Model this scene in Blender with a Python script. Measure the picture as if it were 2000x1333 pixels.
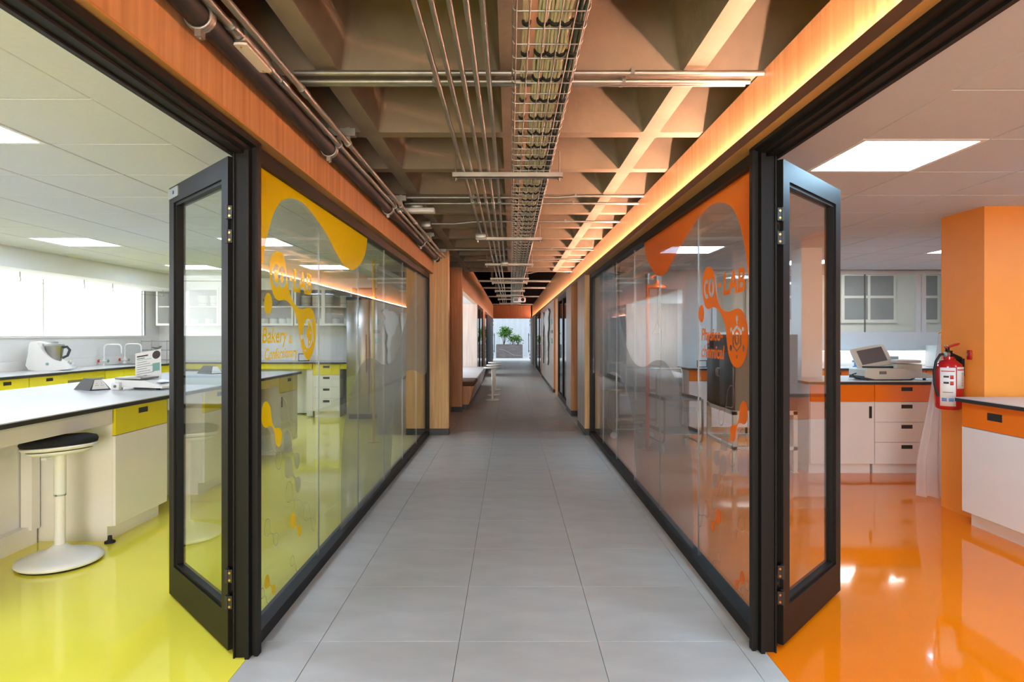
import bpy, bmesh, math, random
from mathutils import Vector, Matrix
random.seed(7)
R = math.radians
scene = bpy.context.scene
for o in list(bpy.data.objects):
    bpy.data.objects.remove(o)
COL = scene.collection

# ------------------------------------------------------------------ camera, world, exposure
F, H, CX, CY = 1245.0, 1.35, 997.5, 654.0        # focal length in px of a 2000 px frame, eye height, vanishing point
cam = bpy.data.cameras.new('camera')
cam.sensor_width = 36.0
cam.lens = F / 2000 * 36.0
cam.shift_x = (1000 - CX) / 2000.0
cam.shift_y = (CY - 666.5) / 2000.0
cam.clip_start = 0.05
cam_o = bpy.data.objects.new('camera', cam)
cam_o.location = (0, 0, H)
cam_o.rotation_euler = (R(90), 0, 0)
COL.objects.link(cam_o)
scene.camera = cam_o

world = bpy.data.worlds.new('sky')
scene.world = world
world.use_nodes = True
wb = world.node_tree.nodes['Background']
wb.inputs['Color'].default_value = (0.80, 0.90, 1.0, 1)
wb.inputs['Strength'].default_value = .44
vs = scene.view_settings
vs.view_transform = 'Standard'
vs.look = 'None'
vs.exposure = 2.0
vs.gamma = 1.0
vs.use_curve_mapping = False
PANEL = 5.7
PANEL_R = 7.2
LED = 66.0
WIN = .5
ENTRANCE_FILL = 5.4  # strength of the added fill glow behind the camera
NOOK = 1.1

cy = scene.cycles
cy.max_bounces = 5; cy.diffuse_bounces = 4; cy.glossy_bounces = 3; cy.transmission_bounces = 4; cy.transparent_max_bounces = 16
cy.caustics_reflective = False; cy.caustics_refractive = False
cy.sample_clamp_indirect = 8.0
cy.use_adaptive_sampling = True; cy.adaptive_threshold = .05
cy.use_denoising = True
cy.use_light_tree = False

# ------------------------------------------------------------------ helpers
def W(x, y, Y):
    return Vector(((x - CX) * Y / F, Y, H - (y - CY) * Y / F))

def tag(o, label=None, cat=None, group=None, kind=None):
    if label: o['label'] = label
    if cat: o['category'] = cat
    if group: o['group'] = group
    if kind: o['kind'] = kind
    return o

def empty(name, loc=(0, 0, 0), rz=0, parent=None):
    o = bpy.data.objects.new(name, None)
    o.location = loc
    o.rotation_euler = (0, 0, rz)
    o.empty_display_size = 0.05
    COL.objects.link(o)
    if parent: o.parent = parent
    return o

def thing(name, label, cat, loc=(0, 0, 0), rz=0, group=None):
    return tag(empty(name, loc, rz), label, cat, group)

def inst(name, mesh, parent=None, loc=(0, 0, 0), rot=(0, 0, 0)):
    o = bpy.data.objects.new(name, mesh)
    o.location = loc
    o.rotation_euler = rot
    COL.objects.link(o)
    if parent: o.parent = parent
    return o

class MB:
    def __init__(s):
        s.v = []; s.f = []; s.sm = []
    def add(s, vs, fs, smooth=False):
        b = len(s.v)
        s.v += [tuple(p) for p in vs]
        for q in fs:
            s.f.append(tuple(i + b for i in q)); s.sm.append(smooth)
        return s
    def box(s, x0, x1, y0, y1, z0, z1, M=None):
        vs = [Vector((x, y, z)) for x in (x0, x1) for y in (y0, y1) for z in (z0, z1)]
        if M is not None: vs = [M @ v for v in vs]
        return s.add(vs, [(0, 1, 3, 2), (4, 6, 7, 5), (0, 4, 5, 1), (2, 3, 7, 6), (0, 2, 6, 4), (1, 5, 7, 3)])
    def cbox(s, c, d, M=None):
        return s.box(c[0] - d[0] / 2, c[0] + d[0] / 2, c[1] - d[1] / 2, c[1] + d[1] / 2, c[2] - d[2] / 2, c[2] + d[2] / 2, M)
    def rbox(s, x0, x1, y0, y1, z0, z1, r=0.01, seg=2, M=None, smooth=True):
        bm = bmesh.new()
        bmesh.ops.create_cube(bm, size=1)
        for v in bm.verts:
            v.co = Vector((x0 + (v.co.x + .5) * (x1 - x0), y0 + (v.co.y + .5) * (y1 - y0), z0 + (v.co.z + .5) * (z1 - z0)))
        bmesh.ops.bevel(bm, geom=list(bm.edges), offset=r, segments=seg, profile=.5, affect='EDGES')
        bm.verts.ensure_lookup_table()
        vs = [(M @ v.co if M is not None else v.co.copy()) for v in bm.verts]
        fs = [[v.index for v in f.verts] for f in bm.faces]
        bm.free()
        return s.add(vs, fs, smooth)
    def prism(s, poly, fn, t0, t1, smooth=False):
        """poly of (a,b) extruded between t0 and t1, fn(a,b,t)->point"""
        n = len(poly)
        vs = [fn(a, b, t0) for a, b in poly] + [fn(a, b, t1) for a, b in poly]
        fs = [tuple(range(n - 1, -1, -1)), tuple(range(n, 2 * n))]
        s.add(vs, fs)
        b = len(s.v) - 2 * n
        for i in range(n):
            j = (i + 1) % n
            s.f.append((b + i, b + j, b + n + j, b + n + i)); s.sm.append(smooth)
        return s
    def cyl(s, p0, p1, r, n=16, r1=None, cap=True):
        p0, p1 = Vector(p0), Vector(p1)
        d = (p1 - p0).normalized()
        a = d.orthogonal().normalized(); c = d.cross(a)
        if r1 is None: r1 = r
        vs = []
        for p, q in ((p0, r), (p1, r1)):
            for i in range(n):
                t = 2 * math.pi * i / n
                vs.append(p + (a * math.cos(t) + c * math.sin(t)) * q)
        s.add(vs, [(i, (i + 1) % n, n + (i + 1) % n, n + i) for i in range(n)], True)
        if cap:
            s.add(vs[:n], [tuple(range(n - 1, -1, -1))]); s.add(vs[n:], [tuple(range(n))])
        return s
    def tube(s, path, r, n=8, closed=False, cap=True):
        P = [Vector(p) for p in path]
        m = len(P)
        T = []
        for i in range(m):
            if closed: t = P[(i + 1) % m] - P[i - 1]
            else: t = P[min(i + 1, m - 1)] - P[max(i - 1, 0)]
            T.append(t.normalized())
        a = T[0].orthogonal().normalized()
        vs = []
        for i in range(m):
            a = (a - T[i] * a.dot(T[i]))
            a = a.normalized() if a.length > 1e-6 else T[i].orthogonal().normalized()
            c = T[i].cross(a)
            for k in range(n):
                t = 2 * math.pi * k / n
                vs.append(P[i] + (a * math.cos(t) + c * math.sin(t)) * r)
        fs = []
        for i in range(m if closed else m - 1):
            j = (i + 1) % m
            for k in range(n):
                l = (k + 1) % n
                fs.append((i * n + k, i * n + l, j * n + l, j * n + k))
        s.add(vs, fs, True)
        if cap and not closed:
            s.add(vs[:n], [tuple(range(n - 1, -1, -1))]); s.add(vs[-n:], [tuple(range(n))])
        return s
    def lathe(s, prof, c=(0, 0, 0), n=24, M=None, smooth=True):
        vs = []
        for r, z in prof:
            for k in range(n):
                t = 2 * math.pi * k / n
                p = Vector((c[0] + r * math.cos(t), c[1] + r * math.sin(t), c[2] + z))
                vs.append(M @ p if M is not None else p)
        fs = []
        for i in range(len(prof) - 1):
            for k in range(n):
                l = (k + 1) % n
                fs.append((i * n + k, i * n + l, (i + 1) * n + l, (i + 1) * n + k))
        s.add(vs, fs, smooth)
        s.add(vs[:n], [tuple(range(n - 1, -1, -1))]); s.add(vs[-n:], [tuple(range(n))])
        return s
    def mesh(s, name, m):
        me = bpy.data.meshes.new(name)
        me.from_pydata(s.v, [], s.f)
        me.polygons.foreach_set('use_smooth', s.sm)
        me.materials.append(m)
        bm = bmesh.new(); bm.from_mesh(me)
        bmesh.ops.recalc_face_normals(bm, faces=bm.faces)
        bm.to_mesh(me); bm.free()
        me.update()
        return me
    def build(s, name, m, parent=None, loc=(0, 0, 0), rot=(0, 0, 0)):
        return inst(name, s.mesh(name, m), parent, loc, rot)

def S(o, label=None):
    return tag(o, label, None, None, 'structure')

def box(name, m, x0, x1, y0, y1, z0, z1, parent=None):
    return MB().box(x0, x1, y0, y1, z0, z1).build(name, m, parent)

def catmull(pts, closed=False, k=6):
    P = [Vector((p[0], p[1])) for p in pts]
    n = len(P); out = []
    rng = range(n) if closed else range(n - 1)
    for i in rng:
        p0 = P[i - 1] if (closed or i > 0) else P[0]
        p1 = P[i]; p2 = P[(i + 1) % n]
        p3 = P[(i + 2) % n] if (closed or i + 2 < n) else P[-1]
        for j in range(k):
            t = j / k
            out.append(.5 * ((2 * p1) + (p2 - p0) * t + (2 * p0 - 5 * p1 + 4 * p2 - p3) * t * t + (3 * p1 - p0 - 3 * p2 + p3) * t ** 3))
    if not closed: out.append(P[-1])
    return [(p.x, p.y) for p in out]

def ellipse(cx, cy, rx, ry, n=32, a0=0, a1=360):
    full = abs(a1 - a0) >= 360
    m = n if full else n + 1
    return [(cx + rx * math.cos(R(a0 + (a1 - a0) * i / n)), cy + ry * math.sin(R(a0 + (a1 - a0) * i / n))) for i in range(m)]

# ------------------------------------------------------------------ materials
def srgb(r, g, b):
    f = lambda c: c / 12.92 if c <= .04045 else ((c + .055) / 1.055) ** 2.4
    return (f(r / 255), f(g / 255), f(b / 255), 1)

def mat(name, col, rough=.5, metal=0, spec=.5, noise=0, nscale=6, coat=0, bump=0, bscale=40, emit=None, estr=0, stretch=(1, 1, 1), coat_rough=.03):
    m = bpy.data.materials.new(name)
    m.use_nodes = True
    nt = m.node_tree
    b = nt.nodes['Principled BSDF']
    c = srgb(*col)
    b.inputs['Base Color'].default_value = c
    b.inputs['Roughness'].default_value = rough
    b.inputs['Metallic'].default_value = metal
    b.inputs['Specular IOR Level'].default_value = spec
    b.inputs['Coat Weight'].default_value = coat
    b.inputs['Coat Roughness'].default_value = coat_rough
    if emit:
        b.inputs['Emission Color'].default_value = srgb(*emit)
        b.inputs['Emission Strength'].default_value = estr
    tc = nt.nodes.new('ShaderNodeTexCoord')
    mp = nt.nodes.new('ShaderNodeMapping')
    mp.inputs['Scale'].default_value = stretch
    nt.links.new(tc.outputs['Object'], mp.inputs['Vector'])
    tn = nt.nodes.new('ShaderNodeTexNoise')
    tn.inputs['Scale'].default_value = nscale
    tn.inputs['Detail'].default_value = 6
    nt.links.new(mp.outputs['Vector'], tn.inputs['Vector'])
    rp = nt.nodes.new('ShaderNodeValToRGB')
    n = max(noise, .015)
    rp.color_ramp.elements[0].position = .3
    rp.color_ramp.elements[1].position = .7
    rp.color_ramp.elements[0].color = tuple(x * (1 - n) for x in c[:3]) + (1,)
    rp.color_ramp.elements[1].color = tuple(min(1, x * (1 + n)) for x in c[:3]) + (1,)
    nt.links.new(tn.outputs['Fac'], rp.inputs['Fac'])
    nt.links.new(rp.outputs['Color'], b.inputs['Base Color'])
    if bump:
        t2 = nt.nodes.new('ShaderNodeTexNoise')
        t2.inputs['Scale'].default_value = bscale
        t2.inputs['Detail'].default_value = 3
        nt.links.new(mp.outputs['Vector'], t2.inputs['Vector'])
        bp = nt.nodes.new('ShaderNodeBump')
        bp.inputs['Strength'].default_value = bump
        bp.inputs['Distance'].default_value = .01
        nt.links.new(t2.outputs['Fac'], bp.inputs['Height'])
        nt.links.new(bp.outputs['Normal'], b.inputs['Normal'])
    return m

def wood(name, dark, light, rough=.45, scale=(38, 38, 1.6), coat=.0):
    m = bpy.data.materials.new(name)
    m.use_nodes = True
    nt = m.node_tree
    b = nt.nodes['Principled BSDF']
    b.inputs['Roughness'].default_value = rough
    b.inputs['Coat Weight'].default_value = coat
    b.inputs['Coat Roughness'].default_value = .25
    tc = nt.nodes.new('ShaderNodeTexCoord')
    mp = nt.nodes.new('ShaderNodeMapping')
    mp.inputs['Scale'].default_value = scale
    nt.links.new(tc.outputs['Object'], mp.inputs['Vector'])
    tn = nt.nodes.new('ShaderNodeTexNoise')
    tn.inputs['Scale'].default_value = 1.0
    tn.inputs['Detail'].default_value = 5
    tn.inputs['Distortion'].default_value = .6
    nt.links.new(mp.outputs['Vector'], tn.inputs['Vector'])
    rp = nt.nodes.new('ShaderNodeValToRGB')
    e = rp.color_ramp.elements
    e[0].position, e[1].position = .32, .68
    e[0].color, e[1].color = srgb(*dark), srgb(*light)
    nt.links.new(tn.outputs['Fac'], rp.inputs['Fac'])
    nt.links.new(rp.outputs['Color'], b.inputs['Base Color'])
    bp = nt.nodes.new('ShaderNodeBump')
    bp.inputs['Strength'].default_value = .08
    nt.links.new(tn.outputs['Fac'], bp.inputs['Height'])
    nt.links.new(bp.outputs['Normal'], b.inputs['Normal'])
    return m

def glass(name, tint=(.97, .985, .975), f0=.04, rough=0.0, veil=0):
    m = bpy.data.materials.new(name)
    m.use_nodes = True
    nt = m.node_tree
    for n in list(nt.nodes):
        if n.type != 'OUTPUT_MATERIAL': nt.nodes.remove(n)
    out = [n for n in nt.nodes if n.type == 'OUTPUT_MATERIAL'][0]
    tr = nt.nodes.new('ShaderNodeBsdfTransparent'); tr.inputs['Color'].default_value = tint + (1,)
    gl = nt.nodes.new('ShaderNodeBsdfGlossy'); gl.inputs['Roughness'].default_value = rough
    lw = nt.nodes.new('ShaderNodeLayerWeight'); lw.inputs['Blend'].default_value = .5
    pw = nt.nodes.new('ShaderNodeMath'); pw.operation = 'POWER'; pw.inputs[1].default_value = 5
    ma = nt.nodes.new('ShaderNodeMath'); ma.operation = 'MULTIPLY_ADD'; ma.inputs[1].default_value = 1 - f0; ma.inputs[2].default_value = f0
    nt.links.new(lw.outputs['Facing'], pw.inputs[0]); nt.links.new(pw.outputs[0], ma.inputs[0])
    mx = nt.nodes.new('ShaderNodeMixShader')
    nt.links.new(ma.outputs[0], mx.inputs[0]); nt.links.new(tr.outputs[0], mx.inputs[1]); nt.links.new(gl.outputs[0], mx.inputs[2])
    nt.links.new(mx.outputs[0], out.inputs['Surface'])
    return m

def film(name, col, clear=.0, transl=.5, rough=.35):
    """vinyl: a coloured diffuse/translucent sheet, partly clear"""
    m = bpy.data.materials.new(name)
    m.use_nodes = True
    nt = m.node_tree
    for n in list(nt.nodes):
        if n.type != 'OUTPUT_MATERIAL': nt.nodes.remove(n)
    out = [n for n in nt.nodes if n.type == 'OUTPUT_MATERIAL'][0]
    c = srgb(*col)
    d = nt.nodes.new('ShaderNodeBsdfDiffuse'); d.inputs['Color'].default_value = c
    t = nt.nodes.new('ShaderNodeBsdfTranslucent'); t.inputs['Color'].default_value = c
    g = nt.nodes.new('ShaderNodeBsdfGlossy'); g.inputs['Roughness'].default_value = .12
    m1 = nt.nodes.new('ShaderNodeMixShader'); m1.inputs[0].default_value = transl
    nt.links.new(d.outputs[0], m1.inputs[1]); nt.links.new(t.outputs[0], m1.inputs[2])
    lw = nt.nodes.new('ShaderNodeLayerWeight'); lw.inputs['Blend'].default_value = .5
    pw = nt.nodes.new('ShaderNodeMath'); pw.operation = 'POWER'; pw.inputs[1].default_value = 5
    ml = nt.nodes.new('ShaderNodeMath'); ml.operation = 'MULTIPLY_ADD'; ml.inputs[1].default_value = .5; ml.inputs[2].default_value = .03
    nt.links.new(lw.outputs['Facing'], pw.inputs[0]); nt.links.new(pw.outputs[0], ml.inputs[0])
    m2 = nt.nodes.new('ShaderNodeMixShader')
    nt.links.new(ml.outputs[0], m2.inputs[0]); nt.links.new(m1.outputs[0], m2.inputs[1]); nt.links.new(g.outputs[0], m2.inputs[2])
    tr = nt.nodes.new('ShaderNodeBsdfTransparent')
    m3 = nt.nodes.new('ShaderNodeMixShader'); m3.inputs[0].default_value = clear
    nt.links.new(m2.outputs[0], m3.inputs[1]); nt.links.new(tr.outputs[0], m3.inputs[2])
    nt.links.new(m3.outputs[0], out.inputs['Surface'])
    return m

def lamp(name, col, strength):
    m = bpy.data.materials.new(name)
    m.use_nodes = True
    b = m.node_tree.nodes['Principled BSDF']
    b.inputs['Base Color'].default_value = (.9, .9, .9, 1)
    b.inputs['Emission Color'].default_value = srgb(*col)
    b.inputs['Emission Strength'].default_value = strength
    return m

M = {}
M['black_metal'] = mat('black_metal', (21, 19, 18), .5, .0, .25, .03)
M['dark_gasket'] = mat('dark_gasket', (14, 13, 13), .6)
M['hinge'] = mat('hinge', (62, 62, 62), .35, .6)
M['brass'] = mat('brass', (215, 175, 105), .3, 1)
M['alu'] = mat('alu', (185, 187, 188), .35, .9, noise=.05, nscale=30)
M['steel'] = mat('steel', (170, 168, 162), .32, 1, noise=.06, nscale=8)
M['galv'] = mat('galv', (150, 146, 136), .42, .75, noise=.12, nscale=14)
M['tile'] = mat('tile', (192, 190, 187), .38, noise=.085, nscale=3.2, bump=.05, bscale=60, stretch=(1, 2.4, 1))
M['grout'] = mat('grout', (92, 90, 87), .8)
M['yellow_floor'] = mat('yellow_floor', (247, 234, 80), .07, noise=.03, nscale=.9, spec=.4, coat=.2, bump=.06, bscale=1.6)
M['orange_floor'] = mat('orange_floor', (250, 126, 8), .07, noise=.04, nscale=.9, spec=.4, coat=.2, bump=.06, bscale=1.6)
M['concrete'] = mat('concrete', (132, 118, 97), .8, noise=.2, nscale=2.6, bump=.35, bscale=16)
M['black_ceiling'] = mat('black_ceiling', (8, 7, 7), 1.0, spec=0.0, noise=.1)
M['fascia'] = wood('fascia', (178, 128, 80), (208, 158, 106), .32, (26, 26, 1.0), .25)
M['oak'] = wood('oak', (190, 140, 84), (216, 170, 112), .45, (30, 30, 1.3))
M['oak_warm'] = wood('oak_warm', (184, 120, 68), (208, 144, 88), .45, (30, 30, 1.3))
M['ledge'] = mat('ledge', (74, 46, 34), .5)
M['oak_dark'] = wood('oak_dark', (132, 80, 44), (156, 100, 60), .5, (30, 30, 1.3))
M['grey_wood'] = wood('grey_wood', (150, 142, 136), (186, 179, 172), .3, (24, 24, 1.0), .3)
M['pale_wood'] = wood('pale_wood', (222, 208, 196), (240, 230, 220), .5, (20, 20, 1.2))
M['soffit_wood'] = wood('soffit_wood', (176, 124, 62), (204, 154, 86), .4, (1.2, 1.0, 40))
M['white_paint'] = mat('white_paint', (233, 233, 230), .6, noise=.01)
M['white_tile'] = mat('white_tile', (216, 218, 222), .75, noise=.02, nscale=50)
M['tile_gap'] = mat('tile_gap', (84, 84, 82), .8)
M['cool_tile'] = mat('cool_tile', (198, 203, 208), .75, noise=.02, nscale=50)
M['white_metal'] = mat('white_metal', (236, 236, 232), .4)
M['laminate'] = mat('laminate', (236, 234, 228), .22, noise=.01, coat=.2)
M['laminate_pink'] = mat('laminate_pink', (232, 228, 226), .25, noise=.01, coat=.2)
M['worktop'] = mat('worktop', (200, 201, 203), .3, noise=.012, nscale=40)
M['worktop_edge'] = mat('worktop_edge', (44, 43, 42), .5)
M['yellow_front'] = mat('yellow_front', (232, 218, 40), .2, noise=.02, coat=.2)
M['orange_front'] = mat('orange_front', (240, 122, 24), .25, noise=.02, coat=.2)
M['orange_paint'] = mat('orange_paint', (248, 152, 60), .5, noise=.02)
M['handle'] = mat('handle', (40, 38, 38), .5)
M['baseboard'] = mat('baseboard', (24, 24, 24), .45)
M['pipe_black'] = mat('pipe_black', (30, 27, 25), .6, noise=.1, nscale=20)
M['cable_cream'] = mat('cable_cream', (206, 196, 158), .5, noise=.08, nscale=30)
M['cable_dark'] = mat('cable_dark', (66, 74, 58), .5, noise=.15, nscale=30)
M['strap'] = mat('strap', (16, 15, 15), .8)
M['plastic_white'] = mat('plastic_white', (232, 232, 228), .35)
M['plastic_cream'] = mat('plastic_cream', (216, 206, 192), .45)
M['plastic_dark'] = mat('plastic_dark', (58, 60, 64), .5)
M['black_fabric'] = mat('black_fabric', (24, 24, 26), .9, bump=.3, bscale=220)
M['white_fabric'] = mat('white_fabric', (222, 224, 230), .85, bump=.2, bscale=120)
M['brown_fabric'] = mat('brown_fabric', (98, 66, 44), .85, bump=.2, bscale=120)
M['red_paint'] = mat('red_paint', (186, 24, 30), .18, coat=.5)
M['screen'] = mat('screen', (112, 106, 108), .3)
M['screen_grey'] = mat('screen_grey', (150, 152, 150), .3)
M['rubber'] = mat('rubber', (26, 24, 24), .6)
M['paper'] = mat('paper', (226, 226, 224), .6)
M['print_grey'] = mat('print_grey', (120, 122, 124), .7)
M['print_dark'] = mat('print_dark', (66, 60, 58), .7)
M['print_teal'] = mat('print_teal', (120, 166, 158), .6)
M['print_blue'] = mat('print_blue', (96, 140, 190), .6)
M['print_red'] = mat('print_red', (205, 60, 40), .6)
M['yellow_pipe'] = mat('yellow_pipe', (216, 176, 18), .35)
M['orange_pipe'] = mat('orange_pipe', (236, 92, 30), .35)
M['oven_grey'] = mat('oven_grey', (88, 90, 92), .3, .3)
M['oven_side'] = mat('oven_side', (104, 98, 94), .5)
M['stone'] = mat('stone', (120, 112, 110), .5, noise=.22, nscale=4, stretch=(1, 1, 2.4))
M['fence'] = mat('fence', (214, 220, 226), .5, noise=.04)
M['pavement'] = mat('pavement', (214, 214, 214), .7, noise=.05)
M['soil'] = mat('soil', (62, 48, 36), .9)
M['leaf'] = mat('leaf', (104, 150, 62), .45, noise=.3, nscale=9)
M['bark'] = mat('bark', (104, 82, 60), .8)
M['map_metal'] = mat('map_metal', (206, 208, 212), .35, .3)
M['map_edge'] = mat('map_edge', (64, 62, 62), .5)
M['grey_wall'] = mat('grey_wall', (176, 172, 168), .6)
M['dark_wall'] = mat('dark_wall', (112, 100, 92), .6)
M['glass'] = glass('glass')
M['door_glass'] = glass('door_glass', (.93, .965, .945))
M['door_glass_right'] = glass('door_glass_right', (.97, .95, .94))
M['grey_glass'] = mat('grey_glass', (150, 154, 158), .08, noise=.05, nscale=3)
M['ochre_film'] = film('ochre_film', (255, 202, 0), .03, .55)
M['orange_film'] = film('orange_film', (255, 118, 28), .04, .55)
M['grey_film'] = film('grey_film', (150, 148, 146), .52, .5)
M['outline_film'] = film('outline_film', (180, 176, 150), .3, .5)
M['outline_film_r'] = film('outline_film_r', (176, 142, 124), .3, .5)
M['panel_l'] = lamp('panel_l', (206, 225, 255), PANEL)
M['panel_r'] = lamp('panel_r', (178, 224, 255), PANEL_R)
M['panel_far'] = lamp('panel_far', (255, 252, 248), 3.2)
M['led'] = lamp('led', (255, 200, 176), LED)
M['window_light'] = lamp('window_light', (248, 252, 255), WIN)
M['entrance_fill'] = lamp('entrance_fill', (255, 246, 232), ENTRANCE_FILL)  # glow of the added panes behind the camera, fills the corridor
M['nook_light'] = lamp('nook_light', (240, 248, 255), NOOK)
M['sheer'] = film('sheer', (232, 218, 212), .32, .5)

# ------------------------------------------------------------------ floors
TX = [-1.10, -.8374, -.2268, .3827, .988, 1.085]
T0, TP = 2.803, .608
fl = S(box('floor', M['grout'], -1.10, 1.085, -3.6, 33.0, -.10, -.004), 'corridor floor slab under grey tiles')
gap = .0022
tile_meshes = {}
for c in range(5):
    x0, x1 = TX[c], TX[c + 1]
    w = x1 - x0 - gap
    mb = MB()
    mb.rbox(-w / 2, w / 2, -(TP - gap) / 2, (TP - gap) / 2, -.012, 0, .0012, 1, smooth=False)
    tile_meshes[c] = mb.mesh('tile', M['tile'])
for r in range(-4, 50):
    for c in range(5):
        inst('tile', tile_meshes[c], fl, ((TX[c] + TX[c + 1]) / 2, T0 + (r + .5) * TP, 0))
S(box('floor_left', M['yellow_floor'], -6.2, -1.10, -3.6, 11.1, -.10, .0), 'glossy yellow resin floor')
S(box('floor_right', M['orange_floor'], 1.085, 7.2, -3.6, 9.25, -.10, .0), 'glossy orange resin floor')
S(box('floor_side_left', M['tile'], -2.4, -1.10, 11.1, 33, -.10, -.001))
S(box('floor_side_right', M['tile'], 1.085, 7.2, 9.25, 33, -.10, -.001))

# ------------------------------------------------------------------ concrete waffle ceiling
HC, RS, RW, DEP = 2.50, .797, .092, .36
YB0 = 3.715           # far edge of one cross rib
def waffle():
    mb = MB()
    xs = [k * RS for k in range(-3, 4)]
    ys = [YB0 - RW / 2 + k * RS for k in range(-9, 11)]
    tp = .085
    hw = RW / 2
    for i in range(len(xs) - 1):
        for j in range(len(ys) - 1):
            a0, a1, b0, b1 = xs[i] + hw, xs[i + 1] - hw, ys[j] + hw, ys[j + 1] - hw
            lo = [(a0, b0), (a1, b0), (a1, b1), (a0, b1)]
            up = [(a0 + tp, b0 + tp), (a1 - tp, b0 + tp), (a1 - tp, b1 - tp), (a0 + tp, b1 - tp)]
            def ring(q, r, z, n=3):
                out = []
                cs = [(q[0][0] + r, q[0][1] + r, 180), (q[1][0] - r, q[1][1] + r, 270), (q[2][0] - r, q[2][1] - r, 0), (q[3][0] + r, q[3][1] - r, 90)]
                for cx, cy, a in cs:
                    for k in range(n + 1):
                        t = R(a + 90 * k / n)
                        out.append((cx + r * math.cos(t), cy + r * math.sin(t), z))
                return out
            A = ring(lo, .02, HC); B = ring(up, .07, HC + DEP)
            n = len(A)
            mb.add(A + B, [(k, (k + 1) % n, n + (k + 1) % n, n + k) for k in range(n)], True)
            mb.add(B, [tuple(range(n))])
            # rib soffit around this coffer out to the rib centre lines
            O = [(xs[i], ys[j], HC), (xs[i + 1], ys[j], HC), (xs[i + 1], ys[j + 1], HC), (xs[i], ys[j + 1], HC)]
            for k in range(4):
                k2 = (k + 1) % 4
                m = 4
                seg = A[k * m:(k + 1) * m]
                mb.add([O[k]] + seg, [tuple(range(len(seg) + 1))])
                nx = A[(k2 * m)]
                mb.add([O[k], seg[-1], nx, O[k2]], [(0, 1, 2, 3)])
    return mb
ceil = S(waffle().build('ceiling', M['concrete']), 'exposed concrete waffle slab over the corridor')
YEND = YB0 - RW / 2 + 10 * RS + RW / 2
S(box('roof', M['black_ceiling'], -6.3, 8.6, -3.7, 32.3, 3.05, 3.2))
S(box('ceiling_far', M['black_ceiling'], -2.4, 2.4, YEND - .05, 32.3, 2.84, 2.9), 'black painted ceiling at the far end of the corridor')
S(box('ceiling_far_front', M['concrete'], -2.4, 2.4, YEND - .06, YEND, 2.5, 2.95))
for i, y in enumerate([17.2, 19.7, 24.2, 30.4]):
    tag(box('ceiling_beam', M['galv'], -1.0, 1.08, y, y + .05, 2.775, 2.82), 'grey steel cross beam under the black ceiling', 'beam', 'steel beams under the black ceiling')

# ------------------------------------------------------------------ fascias, cove and trims along the corridor
S(box('trim_1', M['fascia'], -1.10, -1.036, -3.6, 8.55, 2.175, 2.495), 'oak fascia board above the yellow lab glazing')
S(box('trim_2', M['soffit_wood'], -1.20, -1.036, -3.6, 8.55, 2.166, 2.175), 'narrow oak soffit under the fascia of the yellow lab')
S(box('trim_3', M['fascia'], 1.09, 1.15, -3.6, 12.0, 2.16, 2.49), 'oak fascia board lit by the cove light')
S(box('trim_4', M['fascia'], 1.09, 1.15, 12.0, 32.3, 2.16, 2.83), 'tall oak fascia board at the far end of the corridor')
S(box('trim_5', M['soffit_wood'], .991, 1.15, -3.6, 32.3, 2.150, 2.158), 'oak underside of the cove ledge')
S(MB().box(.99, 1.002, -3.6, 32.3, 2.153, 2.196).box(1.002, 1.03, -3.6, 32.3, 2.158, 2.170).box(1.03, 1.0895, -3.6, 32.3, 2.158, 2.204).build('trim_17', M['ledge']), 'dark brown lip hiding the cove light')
led = tag(empty('cove_light', (1.066, -3.5, 2.205)), 'warm linear cove light behind the oak ledge', 'light')
MB().box(-.014, .014, 0, 35.7, 0, .006).build('channel', M['alu'], led)
MB().box(-.009, .009, 0, 35.7, .006, .012).build('diffuser', M['led'], led)
S(box('trim_6', M['fascia'], -1.0, -.885, 11.3, 32.3, 2.165, 2.83), 'oak fascia above the seating nook')

# ------------------------------------------------------------------ glazed partitions (window_1, window_2)
YG0, YG1 = 2.72, 8.52
SEAMS = [2.765, 3.728, 4.688, 5.648, 6.62, 7.575, 8.505]
def partition(side):
    sgn = -1 if side == 'l' else 1
    xf = -1.09 if side == 'l' else 1.058       # corridor face of the frame
    xg = -1.118 if side == 'l' else 1.093      # corridor face of the glass
    o = empty('window_1' if side == 'l' else 'window_2')
    S(o, 'glazed partition of the yellow bakery lab' if side == 'l' else 'glazed partition of the orange chemistry lab')
    a, b = sorted((xf, xf + sgn * .075))
    MB().box(a, b, YG0, YG1 + .04, 0, .057).build('bottom_rail', M['black_metal'], o)
    MB().box(a, b, YG0, YG1 + .04, 2.098, 2.164 if side == 'l' else 2.15).build('top_rail', M['black_metal'], o)
    MB().box(a, b, YG1, YG1 + .04, .057, 2.098).build('end_post', M['black_metal'], o)
    g0, g1 = sorted((xg, xg + sgn * .010))
    for i in range(6):
        MB().box(g0, g1, SEAMS[i] + .0016, SEAMS[i + 1] - .0016, .05, 2.11).build('glass_pane', M['glass'], o)
    for i in range(1, 6):
        MB().box(g0 + .001, g1 - .001, SEAMS[i] - .0016, SEAMS[i] + .0016, .05, 2.11).build('joint_seal', M['alu'], o)
    return o
win_l, win_r = partition('l'), partition('r')

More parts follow.
